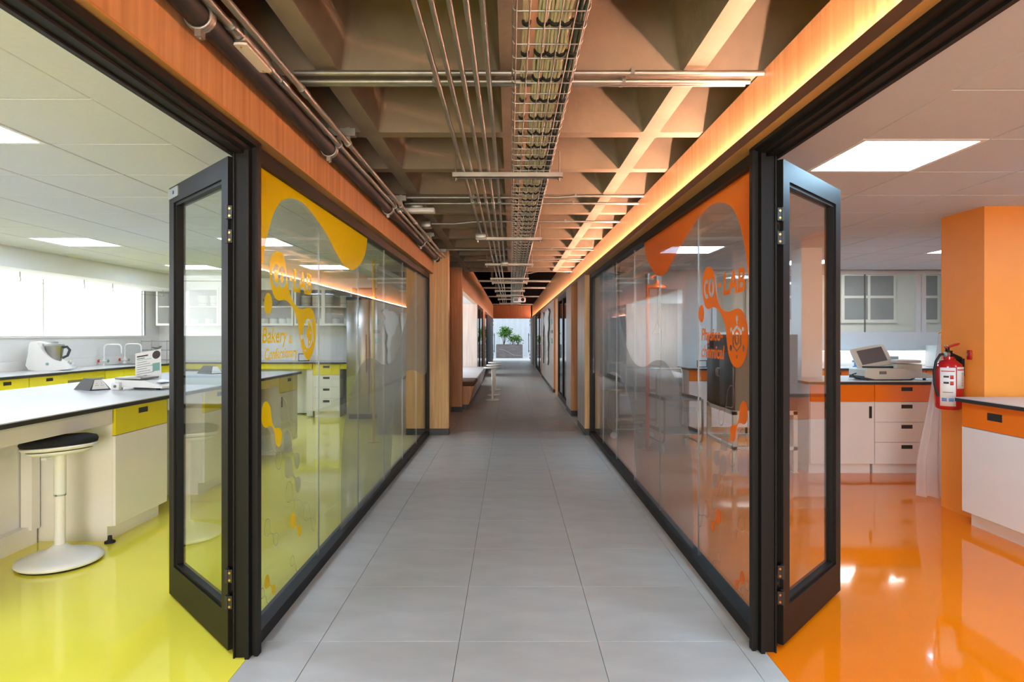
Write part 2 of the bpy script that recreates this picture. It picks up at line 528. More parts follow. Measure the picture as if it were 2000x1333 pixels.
# --- vinyl on the glass: shapes given on the glass plane
ML = Matrix(((0, 0, 1, 0), (1, 0, 0, 0), (0, 1, 0, 0), (0, 0, 0, 1)))            # local x->Y, y->Z, z->X
MR = Matrix(((0, 0, -1, 0), (-1, 0, 0, 0), (0, 1, 0, 0), (0, 0, 0, 1)))          # local x->-Y
GX = {'l': -1.118, 'r': 1.093}
def plane(side, x, y):
    Y = GX[side] * F / (x - CX)
    return ((Y if side == 'l' else -Y), H - (y - CY) * Y / F)
def zpt(z, side, pts):
    x0, y0, s = z
    return [plane(side, x0 + a / s, y0 + b / s) for a, b in pts]
def flat(name, loops, m, side, parent, off=.0012):
    cu = bpy.data.curves.new(name, 'CURVE')
    cu.dimensions = '2D'; cu.fill_mode = 'BOTH'
    for L in loops:
        sp = cu.splines.new('POLY')
        sp.points.add(len(L) - 1)
        for p, q in zip(sp.points, L): p.co = (q[0], q[1], 0, 1)
        sp.use_cyclic_u = True
    return finish(name, cu, m, side, parent, off)
def finish(name, cu, m, side, parent, off, fit=None):
    t = bpy.data.objects.new('tmp', cu); COL.objects.link(t)
    dg = bpy.context.evaluated_depsgraph_get(); dg.update()
    me = bpy.data.meshes.new_from_object(t.evaluated_get(dg))
    bpy.data.objects.remove(t); bpy.data.curves.remove(cu)
    me.name = name
    me.materials.clear(); me.materials.append(m)
    if fit:
        xs = [v.co.x for v in me.vertices]; ys = [v.co.y for v in me.vertices]
        x0, x1, y0, y1 = min(xs), max(xs), 0.0, fit[4]
        for v in me.vertices:
            v.co.x = fit[0] + (v.co.x - x0) / (x1 - x0) * (fit[1] - fit[0])
            v.co.y = fit[2] + v.co.y / y1 * (fit[3] - fit[2])
    sg = 1 if side == 'l' else -1
    me.transform(Matrix.Translation((GX[side] + sg * off, 0, 0)) @ (ML if side == 'l' else MR))
    return inst(name, me, parent)
def text(name, body, u0, u1, v0, v1, m, side, parent, shear=.18, bold=.018, cap=.73):
    cu = bpy.data.curves.new(name, 'FONT')
    cu.body = body; cu.size = 1; cu.shear = shear; cu.offset = bold
    cu.resolution_u = 4
    return finish(name, cu, m, side, parent, .0012, (u0, u1, v0, v1, cap))

# big drips at the top
ZL = (510, 320, 6.06)
dl = [(1255, 890), (1250, 960), (1240, 1020), (1222, 1090), (1195, 1150), (1160, 1205), (1120, 1240), (1080, 1260), (1040, 1250), (1000, 1225), (960, 1180), (920, 1110), (870, 1020), (820, 920), (770, 830), (720, 750), (680, 695), (640, 635), (590, 570), (540, 510), (480, 455), (420, 423), (360, 410), (300, 415), (250, 433), (215, 465), (180, 520), (150, 580), (120, 665), (95, 750), (75, 830), (55, 920), (40, 1000), (28, 1090), (20, 1190)]
pl = catmull(zpt(ZL, 'l', dl), k=4)
pl = [(pl[0][0], 2.098)] + pl + [(2.77, pl[-1][1]), (2.77, 2.098)]
tag(flat('drip_film', [pl], M['ochre_film'], 'l', win_l), 'ochre yellow vinyl drip')
ZR = (1220, 330, 5.796)
dr = [(222, 835), (235, 930), (250, 1000), (275, 1070), (305, 1130), (340, 1180), (370, 1205), (400, 1215), (430, 1208), (465, 1180), (500, 1130), (540, 1050), (580, 975), (620, 900), (660, 830), (700, 760), (750, 680), (810, 595), (860, 530), (920, 460), (980, 410), (1040, 388), (1100, 382), (1160, 395), (1200, 420), (1240, 470), (1275, 540), (1300, 610), (1325, 700), (1345, 790), (1360, 880), (1375, 980), (1390, 1090), (1400, 1180), (1410, 1290)]
pr = catmull(zpt(ZR, 'r', dr), k=4)
pr = [(pr[0][0], 2.098)] + pr + [(-2.77, pr[-1][1]), (-2.77, 2.098)]
tag(flat('drip_film', [pr], M['orange_film'], 'r', win_r), 'orange vinyl drip')
# grey frosted band
ZG = (1150, 500, 2.665)
g1 = [(130, 45), (140, 150), (150, 250), (170, 360), (190, 450), (210, 510), (235, 555), (265, 577), (300, 575), (325, 555), (355, 543), (390, 550), (425, 590), (450, 650), (475, 720), (500, 800), (520, 900), (535, 1050), (543, 1200), (544, 1285)]
g2 = [(245, 1110), (240, 1050), (235, 900), (222, 800), (205, 720), (185, 660), (160, 620), (130, 605), (100, 610), (75, 628), (55, 630), (40, 610), (30, 570), (26, 530)]
ga, gb = catmull(zpt(ZG, 'r', g1), k=4), catmull(zpt(ZG, 'r', g2), k=4)
ga = [(ga[0][0], 2.098)] + ga + [(ga[-1][0], .06)]
gb = [(gb[0][0], .06)] + gb
band = ga + gb + [(-8.5, gb[-1][1]), (-8.5, 2.098)]
band = [(max(-8.5, min(p[0], -2.8)), max(.06, p[1])) for p in band]
tag(flat('frosted_film', [band], M['grey_film'], 'r', win_r, .0006), 'grey frosted band')
bl = [(min(8.5, -u + (.38 if v < 1.4 else .38 + (v - 1.4) * .6)), v) for u, v in band]
tag(flat('frosted_film', [bl], M['grey_film'], 'l', win_l, .0006), 'grey frosted band')

# molecules
tz = (500, 1100, 6.665)
tp_ = [(145, 160), (165, 180), (172, 220), (180, 280), (200, 302), (225, 285), (240, 285), (248, 310), (245, 360), (235, 405), (220, 420), (205, 405), (200, 365), (192, 325), (180, 308), (160, 318), (140, 340), (120, 345), (108, 320), (107, 270), (112, 220), (125, 178)]
T = zpt(tz, 'l', tp_)
mu = sum(p[0] for p in T) / len(T); mv = sum(p[1] for p in T) / len(T)
TU = [((p[0] - mu), (p[1] - mv)) for p in T]
def molecule(side, px, py, s, kind, m):
    u, v = plane(side, px, py)
    pts = catmull([(u + a * s * (1 if side == 'l' else 1), v + b * s) for a, b in TU] if side == 'l' else [(u - a * s, v + b * s) for a, b in TU], True, 4)
    if kind == 'solid': loops = [pts]
    else:
        t = .0035
        n = len(pts); inn = []
        area = sum(pts[i][0] * pts[(i + 1) % n][1] - pts[(i + 1) % n][0] * pts[i][1] for i in range(n))
        sg = 1 if area > 0 else -1
        for i in range(n):
            d = Vector(pts[(i + 1) % n]) - Vector(pts[i - 1])
            d.normalize()
            inn.append((pts[i][0] - d.y * t * sg, pts[i][1] + d.x * t * sg))
        loops = [pts, inn]
    flat('molecule_sticker', loops, m, side, win_l if side == 'l' else win_r, .0014)
OCH, OUT, GRY = M['ochre_film'], M['outline_film'], M['grey_film']
for px, py, s, k, m in [(531, 832, 1.9, 'solid', OCH), (578, 1027, 1.25, 'solid', OCH), (527, 1144, 1.0, 'solid', OCH), (532, 880, 1.8, 'line', OUT), (563, 820, 1.8, 'line', OUT), (570, 882, 1.8, 'solid', GRY),
                        (572, 930, 1.8, 'solid', GRY), (573, 976, 1.7, 'line', OUT), (605, 1012, 1.6, 'line', OUT), (530, 1042, 1.3, 'line', OUT), (575, 1102, .9, 'line', OUT), (517, 1165, .8, 'line', OUT)]:
    molecule('l', px, py, s, k, m)
ORF, OUR = M['orange_film'], M['outline_film_r']
for px, py, s, k, m in [(1443, 826, 1.75, 'solid', ORF), (1398, 1018, 1.2, 'solid', ORF), (1445, 1135, .95, 'solid', ORF), (1419, 795, 1.8, 'line', OUR), (1441, 878, 1.7, 'line', OUR), (1408, 878, 1.7, 'solid', GRY),
                        (1405, 924, 1.7, 'solid', GRY), (1403, 968, 1.6, 'line', OUR), (1374, 1006, 1.5, 'line', OUR), (1442, 1035, 1.25, 'line', OUR), (1400, 1095, .9, 'line', OUR), (1455, 1150, .8, 'line', OUR)]:
    molecule('r', px, py, s, k, m)

# logo blobs with cut-out letters and emblems
LZ = (505, 480, 5.555)
blob_l = [(200, 60), (165, 75), (140, 110), (122, 170), (115, 250), (118, 330), (128, 420), (145, 500), (170, 560), (200, 590), (230, 597), (265, 590), (290, 595), (320, 612), (350, 650), (375, 690), (395, 740), (415, 800), (430, 880), (440, 960), (450, 1040), (465, 1110), (485, 1175), (510, 1225), (530, 1243), (555, 1230), (580, 1180), (600, 1110), (615, 1020), (620, 930), (617, 850), (605, 770), (590, 715), (570, 685), (540, 675), (510, 680), (470, 687), (440, 683), (410, 660), (380, 620), (350, 560), (330, 490), (315, 420), (305, 340), (297, 260), (285, 180), (265, 110), (240, 75)]
def cletter(cx, cy, rx, ry, tx, ty):
    o_ = ellipse(cx, cy, rx, ry, 24, 60, 300); i_ = ellipse(cx, cy, rx - tx, ry - ty, 24, 60, 300)
    return o_ + i_[::-1]
loops = [catmull(zpt(LZ, 'l', blob_l), True, 3)]
loops.append(zpt(LZ, 'l', cletter(188, 328, 48, 120, 23, 48)))
loops.append(zpt(LZ, 'l', ellipse(252, 345, 43, 115))); loops.append(zpt(LZ, 'l', ellipse(252, 345, 18, 65)))
half = ellipse(532, 955, 52, 160, 24, 90, 270) + ellipse(533, 955, 17, 52, 16, 270, 90)
loops.append(zpt(LZ, 'l', half))
ringr = ellipse(534, 955, 50, 160, 20, -88, 88) + ellipse(534, 955, 42, 140, 20, -88, 88)[::-1]
loops.append(zpt(LZ, 'l', ringr))
for e in [(467, 990, 13, 32), (575, 1005, 11, 40), (505, 1140, 8, 15), (573, 815, 8, 22), (553, 880, 7, 12), (560, 950, 6, 14), (548, 1045, 6, 16)]:
    if e[0] == 575: e = (588, 1005, 6, 40)
    loops.append(zpt(LZ, 'l', ellipse(*e, 16)))
tag(flat('logo_film', loops, OCH, 'l', win_l, .0018), 'ochre logo blob with cut-out letters CO and a doughnut emblem')
flat('logo_dot', [zpt(LZ, 'l', ellipse(100, 630, 43, 118))], OCH, 'l', win_l, .0018)
flat('lettering', [zpt(LZ, 'l', [(335, 335), (368, 345), (366, 392), (333, 380)])], OCH, 'l', win_l, .0018)
text('lettering', 'LAB', 3.274, 3.58, 1.5756, 1.692, OCH, 'l', win_l, .1, .03)
text('lettering', 'Bakery', 2.862, 3.185, 1.313, 1.385, OCH, 'l', win_l)
text('lettering', '&', 3.205, 3.262, 1.306, 1.352, OCH, 'l', win_l, .15, 0)
text('lettering', 'Confectionary', 2.893, 3.34, 1.236, 1.288, OCH, 'l', win_l)

RZ = (1340, 500, 5.555)
blob_r = [(255, 118), (225, 130), (205, 165), (190, 220), (180, 300), (180, 380), (188, 450), (200, 510), (215, 555), (240, 577), (265, 570), (290, 560), (320, 562), (350, 585), (380, 630), (405, 690), (425, 750), (437, 830), (445, 920), (455, 1010), (470, 1090), (495, 1160), (525, 1200), (555, 1215), (590, 1205), (625, 1160), (655, 1080), (672, 980), (678, 880), (672, 780), (655, 690), (630, 620), (600, 585), (570, 572), (540, 577), (500, 595), (460, 605), (420, 598), (385, 570), (360, 525), (342, 460), (330, 390), (322, 310), (312, 230), (297, 165), (280, 132)]
loops = [catmull(zpt(RZ, 'r', blob_r), True, 3)]
loops.append(zpt(RZ, 'r', cletter(228, 360, 30, 105, 14, 42)))
loops.append(zpt(RZ, 'r', ellipse(278, 345, 31, 105))); loops.append(zpt(RZ, 'r', ellipse(278, 345, 13, 62)))
for q in ([(505, 855), (505, 815), (555, 752), (607, 815), (607, 855), (590, 855), (590, 832), (555, 788), (522, 832), (522, 855)],
          [(508, 862), (522, 862), (522, 975), (555, 1020), (590, 975), (590, 862), (605, 862), (605, 980), (555, 1045), (508, 980)],
          ellipse(555, 680, 12, 35, 16), ellipse(555, 732, 5, 14, 12), ellipse(493, 803, 11, 24, 16), ellipse(620, 795, 11, 24, 16), ellipse(489, 1000, 13, 36, 16), ellipse(626, 1005, 13, 38, 16),
          ellipse(555, 900, 25, 72), ellipse(555, 900, 12, 46), ellipse(555, 1095, 8, 22, 16)):
    loops.append(zpt(RZ, 'r', q))
tag(flat('logo_film', loops, ORF, 'r', win_r, .0018), 'orange logo blob with cut-out letters CO and a molecule emblem')
flat('logo_dot', [zpt(RZ, 'r', ellipse(170, 628, 29, 95))], ORF, 'r', win_r, .0018)
flat('lettering', [zpt(RZ, 'r', [(345, 305), (378, 295), (375, 335), (343, 345)])], ORF, 'r', win_r, .0018)
text('lettering', 'LAB', -3.276, -2.969, 1.556, 1.672, ORF, 'r', win_r, .1, .03)
text('lettering', 'Physico-', -3.647, -3.28, 1.319, 1.388, ORF, 'r', win_r)
text('lettering', 'chemical', -3.646, -3.256, 1.224, 1.296, ORF, 'r', win_r)

# ------------------------------------------------------------------ door frames and folding leaves
def doorset(side):
    sg = -1 if side == 'l' else 1
    dx = 0 if side == 'l' else -.03
    dy = 0 if side == 'l' else .046
    X = lambda a: sg * (a + dx)
    o = S(empty('door_1' if side == 'l' else 'door_2'), 'black folding door frame of the yellow lab' if side == 'l' else 'black folding door frame of the orange lab')
    def B(mb, xa, xb, *r):
        a, b = sorted((X(xa), X(xb))); mb.box(a, b, *r)
    j = MB()
    dz = 2.709 if side == 'l' else 2.706
    B(j, 1.060, 1.075, 2.67 + dy, dz + dy, 0, 2.16)
    B(j, 1.075, 1.088, 2.68 + dy, dz + dy, 0, 2.16)
    B(j, 1.088, 1.105, 2.645 + dy, 2.725 + dy, 0, 2.135)
    B(j, 1.105, 1.150, 2.662 + dy, 2.725 + dy, 0, 2.135)
    B(j, 1.150, 1.156, 2.652 + dy, 2.725 + dy, 0, 2.11)
    B(j, 1.156, 1.185, 2.715 + dy, 2.735 + dy, 0, 2.11)
    j.build('jamb', M['black_metal'], o)
    h = MB()
    B(h, 1.060, 1.088, -3.6, 2.68 + dy, 2.135, 2.16)
    B(h, 1.088, 1.115, -3.6, 2.645 + dy, 2.118, 2.16)
    B(h, 1.115, 1.155, -3.6, 2.662 + dy, 2.108, 2.16)
    B(h, 1.155, 1.172, -3.6, 2.70 + dy, 2.10, 2.16)
    h.build('head', M['black_metal'], o)
    # leaf
    if side == 'l': A, Bp = Vector((-1.1915, 2.685, 0)), Vector((-1.778, 3.302, 0))
    else: A, Bp = Vector((1.1675, 2.730, 0)), Vector((1.7376, 3.341, 0))
    d = Bp - A; L = d.length
    lf = S(empty('door_3' if side == 'l' else 'door_4', A, math.atan2(d.y, d.x)), 'open folding glass leaf swung into the yellow lab' if side == 'l' else 'open folding glass leaf swung into the orange lab')
    # local x along the leaf; visible face at y=0 towards the camera, body away from it
    s2 = -1 if side == 'l' else 1          # thickness direction in local y (away from the camera)
    t = .052 * s2
    def Q(mb, x0, x1, ya, yb, z0, z1):
        a, b = sorted((ya, yb)); mb.box(x0, x1, a, b, z0, z1)
    z0, z1 = .018, 2.103
    fr = MB()
    Q(fr, 0, .075, 0, t, z0, z1); Q(fr, L - .075 - .03, L - .03, 0, t, z0, z1)
    fr.build('stile', M['black_metal'], lf)
    fr = MB(); Q(fr, .075, L - .105, 0, t, z0, z0 + .155); fr.build('bottom_rail', M['black_metal'], lf)
    fr = MB(); Q(fr, .075, L - .105, 0, t, z1 - .085, z1); fr.build('top_rail', M['black_metal'], lf)
    fr = MB()
    Q(fr, .075, .088, .010 * s2, t, z0 + .155, z1 - .085); Q(fr, L - .118, L - .105, .010 * s2, t, z0 + .155, z1 - .085)
    Q(fr, .088, L - .118, .010 * s2, t, z0 + .155, z0 + .170); Q(fr, .088, L - .118, .010 * s2, t, z1 - .10, z1 - .085)
    fr.build('glazing_bead', M['black_metal'], lf)
    fr = MB(); Q(fr, L - .030, L, .018 * s2, t * .9, z0 + .01, z1 - .01); fr.build('meeting_strip', M['black_metal'], lf)
    fr = MB(); Q(fr, .084, L - .112, .024 * s2, .030 * s2, z0 + .160, z1 - .09); fr.build('glass_pane', M['door_glass' if side == 'l' else 'door_glass_right'], lf)
    fr = MB(); Q(fr, .060, .075, t, t * 1.25, z0, z1); Q(fr, 0, .016, t, t * 1.25, z0, z1); fr.build('edge_profile', M['black_metal'], lf)
    if side == 'l':
        fr = MB(); Q(fr, L - .19, L - .035, -.006 * s2, 0, z1 - .062, z1 - .012); fr.build('latch_plate', M['alu'], lf)
        fr = MB(); Q(fr, L - .125, L - .115, -.008 * s2, -.006 * s2, z1 - .045, z1 - .028); fr.build('keyhole', M['dark_gasket'], lf)
    # hinges
    for zb in ((1.86, 1.76, 1.815), (.345, .235, .295)):
        for z in zb[:2]:
            hp = MB(); B(hp, 1.158, 1.182, 2.648 + dy, 2.654 + dy, z - .027, z + .027)
            B(hp, 1.176, 1.188, 2.645 + dy, 2.668 + dy, z - .029, z + .029)
            ho = hp.build('hinge', M['hinge'], o)
            for q in (-.016, .014):
                c = (X(1.168), 2.648 + dy, z + q)
                MB().cyl(c, (c[0], c[1] - .003, c[2]), .0052, 10).build('screw', M['brass'], ho)
        z = zb[2]
        hp = MB(); Q(hp, -.006, 0.0, .014 * s2, .044 * s2, z - .028, z + .028)
        Q(hp, -.016, -.004, .030 * s2, .052 * s2, z - .05, z + .05)
        ho = hp.build('hinge', M['hinge'], lf)
        for q in (-.016, .014):
            MB().cyl((-.006, .024 * s2, z + q), (-.009, .024 * s2, z + q), .0052, 10).build('screw', M['brass'], ho)
    return o
doorset('l'); doorset('r')
for n_, x0, x1 in (('trim_7', -1.185, -1.09), ('trim_8', 1.06, 1.155)):
    S(box(n_, M['dark_gasket'], x0, x1, 2.73 if x0 < 0 else 2.772, 2.78, 0, 2.16))

# ------------------------------------------------------------------ lab shells
def lab_ceiling(name, xs, ys, z, lights, m_panel, soffit, label, lname, mt='white_tile'):
    """xs, ys: grid lines; lights: set of (i,j)"""
    c = S(box(name, M['tile_gap'], min(xs), max(xs), ys[0], ys[-1], z + .012, z + .03), label)
    w = abs(xs[1] - xs[0]); d = ys[1] - ys[0]
    tm = MB().rbox(-w / 2 + .005, w / 2 - .005, -d / 2 + .005, d / 2 - .005, 0, .014, .003, 1, smooth=False).mesh('ceiling_tile', M[mt])
    fr = MB()
    for a, b, e, f in ((-w / 2 + .004, w / 2 - .004, -d / 2 + .004, -d / 2 + .028), (-w / 2 + .004, w / 2 - .004, d / 2 - .028, d / 2 - .004), (-w / 2 + .004, -w / 2 + .028, -d / 2 + .028, d / 2 - .028), (w / 2 - .028, w / 2 - .004, -d / 2 + .028, d / 2 - .028)):
        fr.box(a, b, e, f, -.002, .012)
    frm = fr.mesh('frame', M['white_metal'])
    dif = MB().box(-w / 2 + .028, w / 2 - .028, -d / 2 + .028, d / 2 - .028, .001, .008).mesh('diffuser', m_panel)
    for i in range(len(xs) - 1):
        for j in range(len(ys) - 1):
            p = ((xs[i] + xs[i + 1]) / 2, (ys[j] + ys[j + 1]) / 2, z)
            if (i, j) in lights:
                t = tag(empty('ceiling_light', p), lights[(i, j)], 'light', lname)
                inst('frame', frm, t); inst('diffuser', dif, t)
            else:
                inst('ceiling_tile', tm, c, p)
    S(box(name + '_soffit', M[mt], *soffit, -3.6, ys[-1], z, z + .03), 'plain white ceiling strip beside the door head')
    return c
ZL_, ZR_ = 2.29, 2.27
xs = [-1.668 - .608 * k for k in range(7)]
ys = [2.54 + .605 * k for k in range(-10, 15)]
L0 = 10
lights = {(1, L0 + 0): 'square ceiling panel light closest to the yellow lab door', (1, L0 + 6): 'square ceiling panel light behind the ochre drip film', (1, L0 + 10): 'square ceiling panel light above the fridge end of the yellow lab',
          (4, L0 + 6): 'square ceiling panel light near the bright window wall', (4, L0 + 10): 'square ceiling panel light over the sink corner',
          (4, L0): 'ceiling panel light out of view over the window counter', (1, L0 - 5): 'ceiling panel light behind the viewer in the yellow lab', (4, L0 - 5): 'ceiling panel light behind the viewer by the windows', (0, L0 - 2): 'added unseen panel light beside the yellow lab door'}  # panel beside the door is an unseen extra, added to light the corridor
lab_ceiling('ceiling_left', xs, ys, ZL_, lights, M['panel_l'], (-1.668, -1.19), 'white tiled ceiling of the yellow lab', 'panel lights of the yellow lab')
xs = [1.656 + .603 * k for k in range(9)]
ys = [2.394 + .604 * k for k in range(-9, 12)]
L0 = 9
lights = {(0, L0 + 1): 'large square ceiling panel light above the open orange lab leaf', (0, L0 + 7): 'square ceiling panel light seen through the orange lab glass', (5, L0 + 7): 'ceiling panel light half hidden by the orange column',
          (0, L0 - 5): 'ceiling panel light behind the viewer in the orange lab', (4, L0 + 1): 'ceiling panel light over the orange drawer bench', (5, L0 - 5): 'ceiling panel light out of view by the far wall', (0, L0 - 2): 'added unseen panel light beside the orange lab door', (2, L0 - 3): 'added unseen panel light over the near bench end', (3, L0 + 9): 'ceiling panel light over the back bench of the orange lab'}  # panels beside the door and over the near bench end: unseen, added for corridor light
lab_ceiling('ceiling_right', xs, ys, ZR_, lights, M['panel_r'], (1.155, 1.656), 'white tiled ceiling of the orange lab', 'panel lights of the orange lab', 'cool_tile')

# left lab walls
S(box('wall_left_back', M['white_paint'], -6.2, -1.75, 10.97, 11.1, 0, 3.05), 'white end wall of the yellow lab')
S(box('wall_left_end', M['grey_wall'], -1.80, -1.41, 8.58, 8.70, 0, 3.05))
S(box('wall_left_return', M['grey_wall'], -1.80, -1.72, 8.70, 11.1, 0, 3.05))
S(box('wall_left_sill', M['white_paint'], -6.2, -6.05, -3.6, 10.97, 0, 1.307), 'white wall under the window')
S(box('wall_left_beam', M['white_paint'], -6.2, -5.33, -3.6, 10.97, 2.07, 2.32), 'white dropped beam over the window')
S(box('wall_left_upper', M['white_paint'], -6.2, -6.1, -3.6, 10.97, 2.32, 3.05))
S(box('wall_left_corner', M['white_paint'], -6.2, -6.05, 10.56, 10.97, 1.307, 2.07))
S(box('wall_back', M['white_paint'], -6.2, -1.1, -3.7, -3.6, -.1, 3.05), 'end wall of the yellow lab behind the viewer')
S(box('wall_back_right', M['white_paint'], 1.1, 7.2, -3.7, -3.6, -.1, 3.05), 'end wall of the orange lab behind the viewer')
de = S(empty('door_11'), 'added glowing entrance behind the viewer that brightens the corridor')  # unseen glowing entrance, added to light the corridor from behind the camera
for a, b in ((-1.06, -.03), (.03, 1.06)):
    MB().box(a, b, -3.68, -3.66, .1, 2.42).build('frosted_pane', M['entrance_fill'], de)
for a, b, c, d in ((-1.1, 1.1, 0, .1), (-1.1, 1.1, 2.42, 2.5), (-1.1, -1.06, .1, 2.42), (1.06, 1.1, .1, 2.42), (-.03, .03, .1, 2.42)):
    MB().box(a, b, -3.70, -3.62, c, d).build('frame', M['black_metal'], de)
S(box('wall_back_top', M['white_paint'], -1.1, 1.1, -3.7, -3.6, 2.5, 3.05))
w3 = S(empty('window_3'), 'long bright frosted window of the yellow lab')
yb = [-3.6, -1.2, 1.2, 3.4, 5.9, 8.3, 10.52]
for a, b in zip(yb, yb[1:]):
    MB().box(-6.12, -6.10, a + .01, b - .01, 1.33, 2.07).build('frosted_pane', M['window_light'], w3)
    MB().box(-6.13, -6.085, b - .012, b + .012, 1.33, 2.07).build('mullion', M['white_metal'], w3)
MB().box(-6.13, -6.02, -3.6, 10.55, 1.307, 1.335).build('sill', M['white_metal'], w3)
MB().box(-6.13, -6.05, 10.52, 10.56, 1.335, 2.07).build('side_frame', M['alu'], w3)
# curtain wire with hooks
cw = thing('curtain_wire', 'thin wire on hooks hung along the bright window top', 'wire')
MB().tube([(-5.62, y, 1.972 - .012 * math.sin((y % 2.0) / 2 * math.pi)) for y in [3 + .25 * k for k in range(30)]], .003, 5).build('wire', M['steel'], cw)
for y in (6.6, 7.3, 8.4, 9.0, 10.3):
    MB().tube([(-5.62, y, 2.072), (-5.62, y, 2.02), (-5.61, y, 1.985), (-5.62, y, 1.965)], .005, 6).build('hook', M['galv'], cw)

# right lab walls
S(box('wall_right_side', M['white_paint'], 6.5, 6.6, -3.6, 9.15, 0, 3.05), 'white outer wall of the orange lab')
YW = 9.15
S(box('wall_right_back', M['laminate_pink'], 1.16, 2.9, YW, YW + .1, 0, 3.05), 'pale end wall of the orange lab')
S(box('wall_right_back_low', M['white_paint'], 2.9, 6.5, YW, YW + .1, 0, 1.13), 'bright wall behind the back bench')
S(box('wall_right_back_panel', M['laminate_pink'], 2.9, 6.5, YW - .03, YW + .1, 1.13, 1.33), 'pale panel under the internal window')
S(box('wall_right_back_top', M['white_paint'], 2.9, 6.5, YW, YW + .1, 2.268, 3.05))
w4 = S(empty('window_4'), 'internal window band at the back of the orange lab')
wx = [2.9, 3.75, 4.45, 5.95, 6.5]
MB().box(2.9, 6.5, YW - .02, YW + .04, 1.33, 1.385).build('bottom_rail', M['laminate_pink'], w4)
MB().box(2.9, 6.5, YW - .02, YW + .04, 2.215, 2.268).build('top_rail', M['laminate_pink'], w4)
for x in (2.92, 5.845, 5.92):
    MB().box(x - .03, x + .03, YW - .02, YW + .04, 1.385, 2.215).build('mullion', M['laminate_pink'], w4)
for x in (3.75, 5.09):
    MB().box(x - .008, x + .008, YW, YW + .02, 1.385, 2.215).build('sliding_edge', M['galv'], w4)
for a, b in ((2.95, 3.75), (3.76, 5.08), (5.10, 5.815), (5.95, 6.5)):
    MB().box(a, b, YW + .004, YW + .010, 1.38, 2.22).build('glass_pane', M['glass'], w4)
# room behind the internal window
YR = 11.4
S(box('wall_right_far_side', M['white_paint'], 8.4, 8.5, YW, YR, 0, 3.05))
S(box('wall_right_mid_front', M['white_paint'], 6.5, 8.5, YW - .1, YW, 0, 3.05))
S(box('wall_right_far', M['white_paint'], 1.30, 8.5, YR, YR + .1, 0, 3.05), 'white wall of the room beyond the internal window')
S(box('ceiling_right_far', M['white_paint'], 1.2, 8.5, YW + .1, YR, 2.56, 2.6))
S(box('floor_right_far', M['tile'], 1.2, 8.5, YW + .1, YR, 0, .01))
S(box('wall_right_mid', M['white_paint'], 1.2, 1.3, YW + .1, YR, 0, 3.05))
t = tag(empty('ceiling_light', (5.6, 10.3, 2.55)), 'panel light in the room beyond the internal window', 'light')
MB().box(-.65, .65, -.3, .3, 0, .012).build('frame', M['white_metal'], t)
MB().box(-.62, .62, -.27, .27, -.004, 0).build('diffuser', M['panel_far'], t)
for k, (a, b) in enumerate(((4.2, 5.25), (5.9, 6.87), (7.3, 7.65))):
    w5 = S(empty('window_%d' % (5 + k)), 'grey outer window of the room beyond')
    MB().box(a, b, YR - .04, YR, 1.56, 2.46).build('frame', M['white_metal'], w5)
    n = 2 if b - a > .6 else 1
    for i in range(n):
        x0 = a + .05 + i * (b - a - .05) / n; x1 = a + (i + 1) * (b - a - .05) / n
        for z0, z1 in ((1.62, 2.0), (2.045, 2.40)):
            MB().box(x0, x1, YR - .046, YR - .04, z0, z1).build('pane', M['grey_glass'], w5)
# orange column
S(box('column_right', M['orange_paint'], 3.39, 4.3, 4.563, 5.02, 0, 2.272), 'orange painted column')
S(box('column_white', M['white_paint'], 3.08, 3.30, 6.75, 7.0, .90, 2.272), 'slim white boxed column rising from the bench')

# ------------------------------------------------------------------ corridor pillars, nook, far walls
def pillar(name, x0, x1, y0, y1, z1, m, label):
    p = S(box(name, m, x0, x1, y0, y1, .088, z1), label)
    box('plinth', M['baseboard'], x0 - .002, x1 + .002, y0 - .004, y1 + .002, 0, .088, p)
    return p
pillar('pillar_left', -1.41, -.834, 8.56, 8.70, 2.5, M['oak'], 'oak clad pillar at the end of the yellow glazing')
pillar('pillar_nook', -1.04, -.85, 11.13, 11.30, 2.83, M['oak_warm'], 'oak clad pillar at the start of the seating nook')
S(box('wall_left_recess', M['dark_wall'], -1.62, -1.55, 8.70, 11.30, 0, 2.84), 'wall of the recess between the oak pillars')
S(box('wall_left_fill', M['oak_warm'], -1.62, -1.04, 11.2, 11.30, 0, 2.84))
pillar('pillar_right', .9915, 1.40, 8.56, 9.45, 2.15, M['grey_wood'], 'grey oak pier beyond the orange glazing')
S(box('trim_9', M['oak'], .9925, 1.0645, 8.55, 8.56, .088, 2.15), 'oak edge of the pier beyond the orange glazing')
pillar('pillar_door', 1.0, 1.40, 10.575, 11.49, 2.15, M['grey_wood'], 'grey oak pier beside the far glazed door')
S(box('trim_10', M['oak_warm'], 1.001, 1.16, 10.565, 10.575, .088, 2.15), 'oak edge of the pier beside the far glazed door')
S(box('wall_right_recess', M['dark_wall'], 1.40, 1.46, 8.56, 11.6, 0, 2.84), 'wall of the recess between the grey oak piers')
